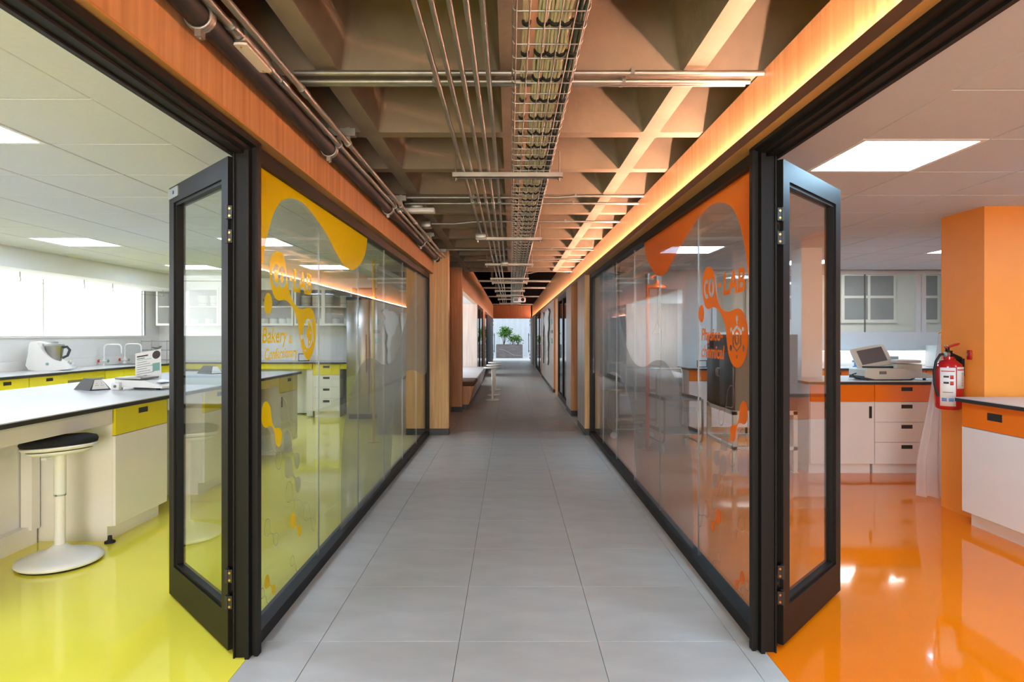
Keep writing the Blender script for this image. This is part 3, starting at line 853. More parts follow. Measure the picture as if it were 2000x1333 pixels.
# map wall
mw = pillar('wall_right_map', .992, 1.2, 14.80, 20.3, 2.15, M['grey_wood'], 'grey oak wall panel carrying a metal map')
S(box('trim_11', M['oak_warm'], .994, 1.2, 14.72, 14.80, .088, 2.15))
S(box('trim_12', M['oak_warm'], .994, 1.2, 20.3, 21.1, .088, 2.15))
S(box('wall_right_end', M['dark_wall'], 1.2, 1.3, 11.49, 32.3, 0, 2.84))
def far_door(n, x, y0, y1, parts, label, z1=2.15):
    o = S(empty('door_%d' % n), label)
    for a, b in ((y0, y0 + .09), (y1 - .09, y1)) + tuple((p - .05, p + .05) for p in parts):
        MB().box(min(x, x + .05), max(x, x + .05), a, b, 0, z1).build('stile', M['black_metal'], o)
    for a, b in ((0, .12), (z1 - .08, z1)):
        MB().box(min(x, x + .05), max(x, x + .05), y0, y1, a, b).build('rail', M['black_metal'], o)
    MB().box(x + .02, x + .03, y0 + .05, y1 - .05, .10, z1 - .05).build('glass_pane', M['glass'], o)
    return o
far_door(5, 1.03, 11.50, 13.95, (12.7,), 'black framed glazed door beside the map wall')
S(box('trim_13', M['oak_warm'], 1.03, 1.2, 13.95, 14.72, 0, 2.15))
far_door(6, 1.03, 21.1, 26.5, (23.4,), 'black framed glazed door at the far end beside the exit')
S(box('trim_14', M['white_paint'], .994, 1.2, 26.5, 32.3, 0, 2.15))
far_door(7, -.94, 17.05, 20.5, (18.6,), 'black framed glazed door past the seating nook', 2.165)
S(box('trim_15', M['oak_warm'], -1.0, -.885, 20.5, 22.0, 0, 2.165))
far_door(8, -.94, 22.0, 24.2, (), 'narrow black framed glazed screen near the exit', 2.165)
S(box('wall_left_far', M['black_metal'], -1.0, -.90, 24.2, 32.3, 0, 2.165))
# rooms behind the far left doors and nook
S(box('wall_left_outer', M['white_paint'], -2.5, -2.4, 11.3, 33, 0, 3.05))
S(box('wall_nook_end', M['pale_wood'], -2.4, -.89, 16.95, 17.05, 0, 2.165), 'pale oak end wall of the seating nook')
S(box('ceiling_nook', M['white_paint'], -2.4, -1.0, 11.3, 17.0, 2.165, 2.2))
w = S(empty('window_8'), 'daylit window behind the seating nook')
for a, b in ((11.9, 13.5), (13.5, 15.1), (15.1, 16.6)):
    MB().box(-2.40, -2.385, a + .03, b - .03, .75, 2.05).build('pane', M['nook_light'], w)
    MB().box(-2.40, -2.37, a - .03, a + .03, .70, 2.1).build('mullion', M['black_metal'], w)
S(box('trim_16', M['black_metal'], -.95, -.888, 11.302, 11.33, .5, 2.165))
w = S(empty('window_9'), 'daylit window behind the far glazed doors')
MB().box(-2.40, -2.385, 17.6, 24, .6, 2.1).build('pane', M['nook_light'], w)
S(box('ceiling_far_left', M['white_paint'], -2.4, -1.0, 17.05, 32.3, 2.3, 2.34))

# metal map and plaques on the map wall
mp = thing('metal_map', 'pale metal relief map with wavy outline on the grey oak wall', 'map')
amer = [(15.9, 1.93), (16.4, 2.02), (16.7, 1.96), (17.3, 1.98), (17.9, 1.86), (18.1, 1.70), (17.7, 1.55), (17.5, 1.38), (17.1, 1.30), (16.9, 1.10), (16.75, .92), (16.95, .72), (16.7, .55), (16.5, .68), (16.55, .92), (16.4, 1.12), (16.55, 1.30), (16.3, 1.45), (16.1, 1.62), (16.2, 1.78)]
MB().prism(catmull(amer, True, 3), lambda a, b, t: (.986 - t, a, b), .02, .045).build('land', M['map_metal'], mp)
MB().prism(catmull(amer, True, 3), lambda a, b, t: (.986 - t, a + .015, b), .0, .02).build('backing', M['map_edge'], mp)
am2 = [(18.5, 1.95), (19.3, 2.0), (19.8, 1.85), (19.5, 1.55), (19.6, 1.2), (19.2, .8), (19.0, .5), (18.9, .9), (18.95, 1.3), (18.6, 1.6)]
MB().prism(catmull(am2, True, 3), lambda a, b, t: (.986 - t, a, b), .02, .045).build('land', M['map_metal'], mp)
MB().prism(catmull(am2, True, 3), lambda a, b, t: (.986 - t, a + .015, b), .0, .02).build('backing', M['map_edge'], mp)
for k, (y0, y1, z0, z1, m, lb) in enumerate(((15.25, 15.8, 1.60, 1.72, 'print_teal', 'teal plaque, topmost of three on the map wall'), (15.0, 15.7, 1.38, 1.46, 'print_grey', 'grey plaque between the two teal ones'), (15.15, 15.75, 1.14, 1.26, 'print_teal', 'teal plaque, lowest of three on the map wall'))):
    tag(MB().rbox(.978, .992, y0, y1, z0, z1, .003, 1).build('wall_plaque', M[m]), lb, 'plaque', 'plaques beside the metal map')

# ------------------------------------------------------------------ exit and outside
S(box('wall_end', M['oak_dark'], -1.0, 1.15, 32.3, 32.42, 2.165, 3.05), 'oak header over the exit')
S(box('wall_end_left', M['white_paint'], -6.3, -.93, 32.3, 32.42, 0, 3.05))
S(box('wall_end_right', M['white_paint'], 1.02, 7.3, 32.3, 32.42, 0, 3.05))
for sx, n in ((-.92, 9), (1.0, 10)):
    o = S(empty('door_%d' % n), 'open frameless glass exit door')
    sg = 1 if sx < 0 else -1
    MB().box(min(sx, sx + sg * .012), max(sx, sx + sg * .012), 32.45, 33.4, .02, 2.15).build('glass_pane', M['door_glass'], o)
    for z in (.15, .32, 1.85, 2.05):
        MB().cbox((sx + sg * .01, 32.5, z), (.06, .08, .06)).build('hinge', M['black_metal'], o)
    px = sx + sg * .07
    hh = MB().cyl((px, 33.2, .42), (px, 33.2, 1.42), .016, 10)
    for z in (.5, 1.33): hh.cyl((px, 33.2, z), (sx, 33.2, z), .012, 8)
    hh.build('pull_handle', M['black_metal'], o)
S(box('ground_outside', M['pavement'], -6, 6, 32.42, 41, -.12, -.01), 'pale paving outside the exit')
fo = S(empty('fence'), 'white corrugated metal fence outside')
for k in range(26):
    x0 = -4.2 + k * .32
    MB().prism([(0, 0), (.06, .045), (.16, .045), (.22, 0), (.32, 0), (.32, .01), (0, .01)], lambda a, b, t: (x0 + a, 39.0 - b, t), 0, 3.6).build('panel', M['fence'], fo)
pb = thing('planter', 'grey veined stone planter in front of the white fence', 'planter', (-.08, 37.3, 0))
MB().box(-.77, .77, -.4, .4, 0, .76).build('box', M['stone'], pb)
MB().box(-.74, .74, -.37, .37, .76, .775).build('soil', M['soil'], pb)
vn = MB().tube([(-.60, -.402, .5), (-.3, -.402, .46), (-.1, -.402, .36), (.1, -.402, .25), (.3, -.402, .12)], .008, 4)
vn.tube([(.15, -.402, .2), (.45, -.402, .14), (.7, -.402, .16)], .006, 4)
tag(vn.build('vein', M['pavement'], pb), 'pale vein in the stone')
def shrub(cx, h, r, n, label, seed):
    rnd = random.Random(seed)
    o = thing('shrub', label, 'plant', (cx, 37.3, .775), 0, 'shrubs in the stone planter')
    st = MB(); lf = MB()
    tips = []
    for i in range(7):
        a = rnd.uniform(0, 6.28); q = rnd.uniform(.2, .9) * r
        top = Vector((q * math.cos(a), q * math.sin(a) * .6, h * rnd.uniform(.55, .95)))
        st.tube([(0.02 * math.cos(a), 0.02 * math.sin(a), 0), top * .5 + Vector((0, 0, .03)), top], .012, 5)
        tips.append(top)
    for i in range(n):
        c = rnd.choice(tips) + Vector((rnd.gauss(0, .10), rnd.gauss(0, .09), rnd.gauss(0, .10)))
        c.z = max(c.z, .03)
        a, b = rnd.uniform(0, 6.28), rnd.uniform(-.8, .8)
        u = Vector((math.cos(a) * math.cos(b), math.sin(a) * math.cos(b), math.sin(b))) * .075
        v = u.cross(Vector((rnd.uniform(-1, 1), rnd.uniform(-1, 1), 1))).normalized() * .034
        lf.add([c - u, c + v, c + u, c - v], [(0, 1, 2, 3)])
    st.build('stem', M['bark'], o)
    tag(lf.build('foliage', M['leaf'], o), kind='stuff')
shrub(-.40, .98, .40, 620, 'taller leafy green shrub in the stone planter', 1)
shrub(.12, .50, .22, 190, 'low leafy shrub in the middle of the planter', 2)
shrub(.42, .42, .16, 150, 'small dark leafy shrub beside the planter end', 3)

# ------------------------------------------------------------------ services under the ceiling
cp = thing('black_pipe', 'thick black insulated pipe along the oak fascia', 'pipe')
MB().cyl((-.985, -1, 2.357), (-.985, 8.54, 2.357), .037, 20).build('pipe', M['pipe_black'], cp)
for y in (2.02, 3.46, 5.12, 7.0, 8.3):
    mb = MB()
    ring = [(-.985 + .042 * math.cos(R(a)), y, 2.357 + .042 * math.sin(R(a))) for a in range(0, 360, 20)]
    for d in (-.012, 0, .012):
        mb.tube([(p[0], p[1] + d, p[2]) for p in ring], .006, 6, True)
    mb.cbox((-.985, y, 2.305), (.02, .03, .03)).cyl((-.985, y, 2.285), (-.985, y, 2.31), .005, 8)
    mb.cyl((-.985, y, 2.395), (-.985, y, 2.50), .005, 8)
    mb.build('clamp', M['galv'], cp)
for n, (x, z, lb) in enumerate(((-.93, 2.378, 'thin steel conduit running along the black pipe'), (-.882, 2.388, 'outer thin steel conduit beside the oak fascia'))):
    c = thing('conduit', lb, 'conduit', group='conduits along the fascia')
    MB().cyl((x, -1, z), (x, 8.54, z), .0135, 14).build('pipe', M['galv'], c)
    for y in ((2.6, 5.3) if n == 0 else (2.72, 5.9)):
        MB().cyl((x, y - .04, z), (x, y + .04, z), .0175, 14).build('coupling', M['steel'], c)
    for y in (3.46, 5.12, 7.0):
        MB().cyl((x, y - .012, z), (x, y + .012, z), .020, 12).cbox((x, y, z + .05), (.022, .022, .07)).build('clip', M['galv'], c)
for y, nn in ((3.46, 'first from the viewer'), (5.12, 'second from the viewer'), (7.0, 'third from the viewer'), (8.3, 'last before the oak pillar')):
    tag(MB().box(-1.03, -.84, y - .02, y + .02, 2.425, 2.445).box(-1.03, -.84, y - .02, y - .016, 2.445, 2.465).build('support_channel', M['galv']), 'short steel channel holding the fascia pipes, ' + nn, 'bracket', 'short pipe channels')
jb = thing('junction_box', 'rounded conduit junction body with an oval lid above the door head', 'junction box', (-.93, 2.30, 2.378))
MB().rbox(-.026, .026, -.12, .12, -.026, .03, .018, 3).build('body', M['galv'], jb)
MB().prism(catmull([(-.024, -.09), (-.02, -.115), (.02, -.115), (.024, -.09), (.024, .09), (.02, .115), (-.02, .115), (-.024, .09)], True, 4), lambda a, b, t: (a, b, t), -.034, -.026).build('lid', M['plastic_cream'], jb)
MB().cyl((0, -.19, 0), (0, -.12, 0), .021, 14).build('collar', M['steel'], jb)
MB().cyl((0, .12, 0), (0, .17, 0), .019, 14).build('collar', M['steel'], jb)
for y in (-.1, .1): MB().cyl((0, y, -.037), (0, y, -.033), .004, 8).build('screw', M['brass'], jb)

# central conduits
cx5 = [-.297, -.245, -.19, -.138, -.088]
ends = [6.5, 20.8, 20.8, 20.8, 9.0]
ords = ['first', 'second', 'third', 'fourth', 'fifth']
for i, (x, e) in enumerate(zip(cx5, ends)):
    c = thing('conduit', 'straight steel conduit beside the cable tray, %s counting from the pipe fascia' % ords[i], 'conduit', group='conduits beside the cable tray')
    MB().cyl((x, .3, 2.38), (x, e, 2.38), .0105, 14).build('pipe', M['galv'], c)
    for y in (4.95, 8.3, 12, 16):
        if y < e: MB().cyl((x, y - .03, 2.38), (x, y + .03, 2.38), .0135, 12).build('coupling', M['steel'], c)
for x, y, lb in ((cx5[0] - .01, 6.55, 'small grey junction box ending the outermost ceiling conduit'), (cx5[4], 9.05, 'small grey junction box ending the conduit nearest the cable tray')):
    b = thing('junction_box', lb, 'junction box', (x, y, 2.365))
    MB().rbox(-.055, .055, -.05, .05, -.03, .03, .006, 2).build('box', M['galv'], b)
    MB().rbox(-.05, .05, -.045, .045, -.036, -.03, .002, 1).build('cover', M['plastic_white'], b)
    MB().cyl((0, 0, .03), (0, 0, .13), .008, 8).build('stem', M['galv'], b)

# strut hangers
sy = [1.35, 4.0, 6.66, 9.1, 11.4, 12.3, 14.6, 16.2, 18.0, 20.4]
nth = ['over the viewer', 'closest to the viewer', 'second in the row', 'third in the row', 'fourth in the row', 'at the edge of the black ceiling', 'first under the black ceiling', 'beside the projector', 'beyond the projector', 'last before the exit']
for y, nn in zip(sy, nth):
    s_ = thing('strut_hanger', 'steel channel trapeze hanger under the cable tray, ' + nn, 'hanger', (-.02, y, 2.333), 0, 'trapeze hangers in the corridor')
    MB().box(-.345, .345, -.021, .021, 0, .004).box(-.345, .345, -.021, -.018, 0, .032).box(-.345, .345, .018, .021, 0, .032).build('channel', M['galv'], s_)
    for x in (-.325, .325):
        MB().cyl((x, 0, -.02), (x, 0, .17 if y < 11.8 else .45), .005, 8).build('rod', M['galv'], s_)
        MB().cyl((x, 0, -.012), (x, 0, -.001), .011, 6).build('nut', M['steel'], s_)

# cable tray
TX0, TX1, TZ = .006, .250, 2.366
tr = thing('cable_tray', 'long wire basket tray carrying cables down the corridor', 'cable tray')
r = .0026
u = [(TX0, TZ + .052), (TX0, TZ + .012), (TX0 + .004, TZ + .004), (TX0 + .012, TZ), (TX1 - .012, TZ), (TX1 - .004, TZ + .004), (TX1, TZ + .012), (TX1, TZ + .052)]
cwm = MB().tube([(a, 0, b) for a, b in u], r, 5).mesh('cross_wire', M['steel'])
y = 2.0 - .1144 * 12
while y < 22:
    inst('cross_wire', cwm, tr, (0, y, 0))
    y += .1144
for x, z in ((TX0, .052), (TX0, .026), (TX0 + .012, -.004), (.06, -.004), (.11, -.004), (.16, -.004), (.205, -.004), (TX1 - .012, -.004), (TX1, .026), (TX1, .052)):
    MB().tube([(x, .5, TZ + z), (x, 22, TZ + z)], r, 5).build('long_wire', M['steel'], tr)
ty = [2.096 + .2288 * k for k in range(-6, 88)]
def bundle(x, rad, n, m, label, seed):
    rnd = random.Random(seed)
    o = thing('cable_bundle', label, 'cables', group='cable bundles in the tray')
    mb = MB()
    for i in range(n):
        a = 6.28 * i / max(1, n - 1); q = rad * .66 if i < n - 1 else 0
        path = []
        for k in range(len(ty) - 1):
            for f in (0, .33, .67):
                yy = ty[k] + f * .2288
                bl = 1 + (.35 if f else -.05)
                path.append((x + q * bl * math.cos(a) + rnd.gauss(0, .0018), yy, TZ + .005 + rad + max(q * bl * math.sin(a), -rad * .8) + rnd.gauss(0, .0012)))
        mb.tube(path, rad * .36 if n > 2 else rad * .7, 5)
    mb.build('strands', m, o)
    a0 = [(rad * 1.06 * math.cos(R(t)), 0, rad * 1.06 * math.sin(R(t))) for t in range(180, 361, 20)]
    tm = MB()
    for d in (-.006, 0, .006): tm.tube([(p[0], d, p[2]) for p in a0], .0045, 5)
    tm = tm.mesh('tie', M['strap'])
    far = MB()
    for yy in ty:
        if yy < 12: inst('tie', tm, o, (x, yy, TZ + .005 + rad))
        else: far.tube([(x + p[0], yy, TZ + .005 + rad + p[2]) for p in a0[::2]], .006, 4)
    tag(far.build('far_ties', M['strap'], o), kind='stuff')
bundle(.052, .011, 3, M['cable_cream'], 'thin cream cable bundle at the edge of the basket tray', 1)
bundle(.108, .019, 8, M['cable_cream'], 'thick cream cable bundle, first beside the thin one', 2)
bundle(.146, .018, 8, M['cable_cream'], 'thick cream cable bundle in the middle of the tray', 3)
bundle(.180, .018, 8, M['cable_cream'], 'thick cream cable bundle next to the dark one', 4)
bundle(.226, .018, 8, M['cable_dark'], 'dark green-grey cable bundle at the tray edge', 5)

# cross conduits under ribs
def cross(y, z, x0, x1, label, rad=.0115, sag=0, s0=0, s1=0):
    c = thing('cross_conduit', label, 'conduit', group='conduits crossing the corridor')
    P = [(x0, y, z)]
    if sag:
        for k in range(9):
            f = k / 8
            P.append((s0 + (s1 - s0) * f, y, z + sag * (3 * f * f - 2 * f ** 3)))
        P.append((x1, y, z + sag))
    else: P.append((x1, y, z))
    MB().tube(P, rad, 10).build('pipe', M['galv'], c)
    for x in (x0 + (x1 - x0) * .3, x0 + (x1 - x0) * .72):
        MB().cbox((x, y, z + .006 + (sag if x > (s0 + s1) / 2 else 0)), (.016, .03, .03)).build('clip', M['galv'], c)
cross(2.74, 2.475, -.93, 1.088, 'steel conduit crossing above the door frames, upper of the close group')
cross(2.80, 2.462, -.93, 1.05, 'steel conduit crossing above the door frames, middle of the close group')
cross(2.86, 2.475, -.93, 1.05, 'steel conduit crossing above the door frames, lower of the close group')
cross(5.22, 2.474, -.9, 1.088, 'bent steel conduit crossing beyond the first hanger', .0115, .012, .35, .6)
cross(5.42, 2.466, -.9, 1.088, 'straight steel conduit crossing beyond the first hanger')
cross(6.35, 2.455, -.85, 1.088, 'bent steel conduit crossing near the second hanger', .0115, .022, -.6, -.3)
cross(8.4, 2.47, -.85, 1.088, 'steel conduit crossing in front of the oak pillar')
cross(9.5, 2.462, -.5, 1.088, 'bent steel conduit crossing near the third hanger', .0115, .015, .4, .7)
cross(11.35, 2.44, .25, 1.088, 'bent steel conduit where the concrete ceiling ends', .0115, .035, .3, .5)
el = thing('emergency_luminaire', 'slim white unlit emergency luminaire under the concrete ribs', 'luminaire', (-.82, 5.55, 2.43))
MB().rbox(-.16, .16, -.05, .05, -.02, .018, .008, 2).build('housing', M['plastic_white'], el)
MB().rbox(-.10, .06, -.03, .03, .018, .07, .004, 1).build('bracket', M['galv'], el)
jb = thing('junction_box', 'grey junction box where a conduit leaves the fascia pipes', 'junction box', (-.84, 6.35, 2.445))
MB().rbox(-.05, .05, -.05, .05, -.03, .03, .006, 2).build('box', M['galv'], jb)
MB().rbox(-.045, .045, -.045, .045, -.036, -.03, .002, 1).build('cover', M['galv'], jb)
pj = thing('projector', 'white projector hung from the black ceiling', 'projector', (.23, 16.7, 2.27))
MB().rbox(-.16, .16, -.13, .13, -.07, .05, .03, 3).build('body', M['plastic_white'], pj)
MB().cyl((.08, -.13, -.01), (.08, -.16, -.01), .045, 16).build('lens', M['dark_gasket'], pj)
MB().cyl((.06, .08, .05), (.06, .08, .56), .014, 10).build('pole', M['black_metal'], pj)
MB().box(-.15, -.04, -.134, -.13, -.05, .02).build('vent', M['print_grey'], pj)

# ------------------------------------------------------------------ seating nook and tall tables
def bench(y0, y1, m, label, ym=()):
    o = thing('bench_seat', label, 'bench', (0, y0, 0), 0, 'bench seats in the nook')
    pr = [(-1.6, .09), (-.755, .09), (-.665, .42), (-1.6, .42)]
    MB().prism(pr, lambda a, b, t: (a, t, b), .01, y1 - y0 - .01).build('carcass', M['oak_warm'] if m == 'brown_fabric' else M['grey_wood'], o)
    MB().box(-1.6, -.79, .02, y1 - y0 - .02, 0, .09).build('plinth', M['baseboard'], o)
    ed = [0.01] + [q - y0 for q in ym] + [y1 - y0 - .01]
    for a, b in zip(ed, ed[1:]):
        MB().rbox(-1.6, -.655, a, b, .42, .50, .028, 3).build('cushion', M[m], o)
bench(11.47, 12.55, 'brown_fabric', 'low oak bench with a brown cushion at the nook entrance')
bench(12.56, 14.38, 'white_fabric', 'bench with a white cushion behind the brown one')
bench(14.40, 16.9, 'white_fabric', 'bench with a white cushion at the far end of the nook')
for y, x, lb in ((13.09, -.375, 'slim white pedestal table closest to the brown bench'), (14.16, -.37, 'slim white pedestal table in the middle of three'), (15.5, -.38, 'slim white pedestal table closest to the exit')):
    t = thing('pedestal_table', lb, 'table', (x, y, 0), 0, 'white pedestal tables in the corridor')
    def pill(w, d, z0, z1, rr=.012):
        q = ellipse(0, 0, w / 2, d / 2, 40)
        mb = MB()
        k = []
        for f, zz in ((1 - rr / (w / 2), z0), (1, z0 + rr * .6), (1, z1 - rr * .6), (1 - rr / (w / 2), z1)):
            k.append([(a * f, b * f, zz) for a, b in q])
        n = len(q)
        vs = sum(k, [])
        fs = [(i * n + j, i * n + (j + 1) % n, (i + 1) * n + (j + 1) % n, (i + 1) * n + j) for i in range(3) for j in range(n)]
        mb.add(vs, fs, True); mb.add(k[0], [tuple(range(n - 1, -1, -1))]); mb.add(k[3], [tuple(range(n))])
        return mb
    pill(.287, .30, 0, .022).build('base', M['white_metal'], t)
    MB().cyl((0, 0, .02), (0, 0, .66), .022, 16).build('post', M['white_metal'], t)
    pill(.344, .34, .655, .685, .014).build('top', M['white_metal'], t)

# ------------------------------------------------------------------ lab furniture builders
def slot(mb_parent, u, z, w, h, y=-.0005):
    """recessed pull: dark rim with a deeper back"""
    mb = MB()
    t = .006
    mb.box(u - w / 2, u + w / 2, y - .003, y + .004, z - h / 2, z - h / 2 + t)
    mb.box(u - w / 2, u + w / 2, y - .003, y + .004, z + h / 2 - t, z + h / 2)
    mb.box(u - w / 2, u - w / 2 + t, y - .003, y + .004, z - h / 2, z + h / 2)
    mb.box(u + w / 2 - t, u + w / 2, y - .003, y + .004, z - h / 2, z + h / 2)
    mb.box(u - w / 2 + t, u + w / 2 - t, y - .0008, y + .004, z - h / 2 + t, z + h / 2 - t)
    return mb.build('handle', M['handle'], mb_parent)

def cabinet(label, x, y, rz, w, d, fronts, body='laminate', h=.876, plinth=.10, group=None, name='base_cabinet', plinth_in=.04):
    """local: x along the front, front plane at y=0 looking to -y; fronts: (u0,u1,z0,z1,kind,material,handle)"""
    o = thing(name, label, 'cabinet', (x, y, 0), rz, group)
    MB().box(0, w, .02, d, plinth, h).build('body', M[body], o)
    MB().box(0.012, w - .012, .02 + plinth_in, d - .02, 0, plinth).build('plinth', M[body], o)
    for u0, u1, z0, z1, k, m, hd in fronts:
        p = MB().rbox(u0 + .002, u1 - .002, 0, .02, z0 + .002, z1 - .002, .0015, 1, smooth=False).build(k, M[m], o)
        if hd == 'h': slot(p, (u0 + u1) / 2, z1 - .045, .105, .036)
        elif hd == 'hr': slot(p, u1 - .12, z1 - .045, .105, .036)
        elif hd == 'vr': slot(p, u1 - .04, z1 - .10, .026, .115)
        elif hd == 'vl': slot(p, u0 + .04, z1 - .10, .026, .115)
    return o

def worktop(label, x0, x1, y0, y1, z=.906, t=.03, group='worktops'):
    o = thing('worktop', label, 'worktop')
    MB().box(x0 + .001, x1 - .001, y0 + .001, y1 - .001, z - .006, z).build('surface', M['worktop'], o)
    MB().box(x0, x1, y0, y1, z - t, z - .006).build('core_edge', M['worktop_edge'], o)
    return o
Q90 = math.pi / 2
YF, LM = 'yellow_front', 'laminate'
# ---- yellow lab island
worktop('long white island worktop with a black edge in the yellow lab', -4.04, -2.53, .4, 7.72)
XI = -2.575
one = lambda w: [(0, w, .69, .87, 'drawer', YF, 'h'), (0, w, .10, .69, 'door', LM, 'vl')]
cabinet('island cabinet with yellow drawer and white door beside the stool', XI, 4.15, Q90, .63, .55, [(0, .63, .69, .87, 'drawer', YF, 'h'), (0, .63, .10, .69, 'door', LM, None)])
cabinet('island cabinet seen through the folded yellow lab leaf', XI, 5.36, Q90, .57, .55, [(0, .57, .69, .87, 'drawer', YF, 'h'), (0, .57, .10, .69, 'door', LM, None)])
cabinet('island cabinet next to the bakery lettering', XI, 5.94, Q90, .56, .55, [(0, .56, .69, .87, 'drawer', YF, None), (0, .56, .10, .69, 'door', LM, None)])
cabinet('last island cabinet with a narrow upright pull at the worktop end', XI, 7.13, Q90, .57, .55, [(0, .57, .69, .87, 'drawer', YF, 'h'), (0, .57, .10, .69, 'door', LM, 'vl')])
mp_ = thing('knee_space_panel', 'white back panel and apron of the open knee space behind the stool', 'panel')
MB().box(-3.17, -3.13, 1.0, 4.13, .12, .876).build('back_panel', M['laminate'], mp_)
MB().box(-3.12, -3.05, 4.06, 4.13, .10, .876).build('post', M['laminate'], mp_)
MB().box(-2.62, -2.58, .45, 4.13, .775, .876).build('apron', M['laminate'], mp_)
MB().box(-3.13, -3.07, .45, 4.13, 0, .12).build('base_rail', M['laminate'], mp_)
for a, b, lb in ((4.80, 5.34, 'white knee space panel between two island cabinets'), (6.52, 7.11, 'white knee space panel before the last island cabinet')):
    k = thing('knee_space_panel', lb, 'panel')
    MB().box(-3.17, -3.13, a, b, .02, .876).build('back_panel', M['laminate'], k)
    MB().box(-2.62, -2.58, a, b, .78, .876).build('apron', M['yellow_front'] if a > 6 else M['laminate'], k)
# rear half of the island (hidden carcass)
tag(box('island_core', M['laminate'], -3.95, -3.20, .6, 7.6, .02, .876), 'white rear carcass of the island under the worktop', 'cabinet')
fc = thing('levelling_foot', 'small black levelling foot under the island corner', 'foot', (-2.600, 4.135, 0))
MB().lathe([(.032, 0), (.032, .010), (.014, .018), (.012, .045)], n=16).build('pad', M['rubber'], fc)
# ---- window counter
worktop('white worktop with a black edge along the bright window', -6.05, -5.34, 2.0, 10.3)
XW = -5.375
cabinet('window counter cabinet with a yellow drawer at the frame edge', XW, 6.50, Q90, .61, .6, one(.61))
cabinet('window counter cabinet with a yellow drawer under the kitchen mixer', XW, 7.12, Q90, .62, .6, one(.62))
cabinet('window counter cabinet with plain yellow fronts by the sink', XW, 8.46, Q90, .80, .6, [(0, .40, .69, .87, 'drawer', YF, None), (.40, .80, .69, .87, 'drawer', YF, None), (0, .80, .10, .69, 'door', LM, None)])
k = thing('knee_space_panel', 'yellow apron over the knee space of the window counter', 'panel')
MB().box(-5.42, -5.39, 7.75, 8.45, .79, .876).build('apron', M['yellow_front'], k)
MB().box(-5.95, -5.92, 7.75, 8.45, .02, .876).build('back_panel', M['laminate'], k)
cabinet('window counter cabinet with yellow fronts in the sink corner', XW, 9.27, Q90, 1.02, .6, [(0, .5, .69, .87, 'drawer', YF, None), (.5, 1.02, .69, .87, 'drawer', YF, None), (0, 1.02, .10, .69, 'door', LM, None)])
tag(box('splashback', M['laminate'], -6.046, -6.03, 2.0, 10.3, .907, 1.02), 'low grey upstand along the window counter', 'upstand')
# ---- back counter
worktop('white worktop with a black edge on the end wall of the yellow lab', -6.0, -2.64, 10.33, 10.96)
tag(box('splashback', M['laminate'], -6.0, -2.64, 10.935, 10.965, .907, 1.0), 'low white upstand on the end wall counter', 'upstand')
cabinet('white four drawer unit with a yellow top drawer on the end wall', -3.22, 10.37, 0, .44, .57,
        [(0, .44, .69, .87, 'drawer', YF, 'h'), (0, .44, .50, .69, 'drawer', LM, 'h'), (0, .44, .31, .50, 'drawer', LM, 'h'), (0, .44, .10, .31, 'drawer', LM, 'h')])
k = thing('knee_space_panel', 'yellow apron beside the four drawer unit', 'panel')
MB().box(-5.3, -3.23, 10.36, 10.39, .79, .876).build('apron', M['yellow_front'], k)
MB().box(-5.3, -3.23, 10.80, 10.83, .02, .876).build('back_panel', M['laminate'], k)
MB().box(-3.33, -3.23, 10.40, 10.80, .02, .876).build('side_panel', M['laminate'], k)
k = thing('knee_space_panel', 'short yellow apron between the drawer unit and the fridge', 'panel')
MB().box(-2.77, -2.65, 10.36, 10.39, .79, .876).build('apron', M['yellow_front'], k)
MB().box(-2.77, -2.65, 10.80, 10.83, .02, .876).build('back_panel', M['laminate'], k)
# ---- wall cabinets on the end wall
def wall_cabinet(x0, x1, label, n):
    o = thing('wall_cabinet', label, 'cabinet', group='glass fronted wall cabinets')
    y0, y1, z0, z1 = 10.60, 10.96, 1.50, 2.13
    MB().box(x0, x1, y1 - .02, y1, z0, z1).build('back', M['grey_wall'], o)
    for a, b in ((z0, z0 + .02), (1.805, 1.825), (z1 - .02, z1)):
        MB().box(x0, x1, y0 + .02, y1 - .02, a, b).build('shelf', M['white_metal'], o)
    for x in (x0, x1 - .02):
        MB().box(x, x + .02, y0 + .02, y1 - .02, z0, z1).build('side', M['white_metal'], o)
    w = (x1 - x0) / n
    for i in range(n):
        a, b = x0 + i * w, x0 + (i + 1) * w
        f = MB().box(a, b, y0, y0 + .018, z1 - .035, z1).box(a, b, y0, y0 + .018, z0, z0 + .035)
        f.box(a, a + .03, y0, y0 + .018, z0 + .035, z1 - .035).box(b - .03, b, y0, y0 + .018, z0 + .035, z1 - .035)
        d = f.build('door', M['white_metal'], o)
        MB().box(a + .03, b - .03, y0 + .006, y0 + .010, z0 + .035, z1 - .035).build('glass', M['glass'], d)
wall_cabinet(-5.90, -4.86, 'glass fronted wall cabinet in the sink corner', 2)
wall_cabinet(-4.85, -3.62, 'glass fronted wall cabinet behind the bakery lettering', 2)
wall_cabinet(-3.60, -2.64, 'glass fronted wall cabinet with stacked tins beside the fridge', 2)
S(box('wall_left_bulkhead', M['white_paint'], -6.05, -1.8, 10.62, 10.97, 2.13, 2.29), 'white bulkhead over the wall cabinets')
bw = thing('mixing_bowl', 'steel mixing bowl on the upper cabinet shelf', 'bowl', (-4.04, 10.78, 1.826))
MB().lathe([(.05, 0), (.10, .03), (.135, .08), (.145, .12), (.14, .12), (.13, .08), (.095, .034), (.045, .006)], n=24).build('shell', M['steel'], bw)
jm = MB().lathe([(.075, 0), (.078, .004), (.078, .15), (.072, .155)], n=20).mesh('body', M['plastic_cream'])
jl = MB().lathe([(.082, 0), (.082, .02), (.076, .026)], n=20).mesh('lid', M['plastic_white'])
jbm = MB().cyl((0, 0, .05), (0, 0, .056), .0795, 20).mesh('band', M['print_grey'])
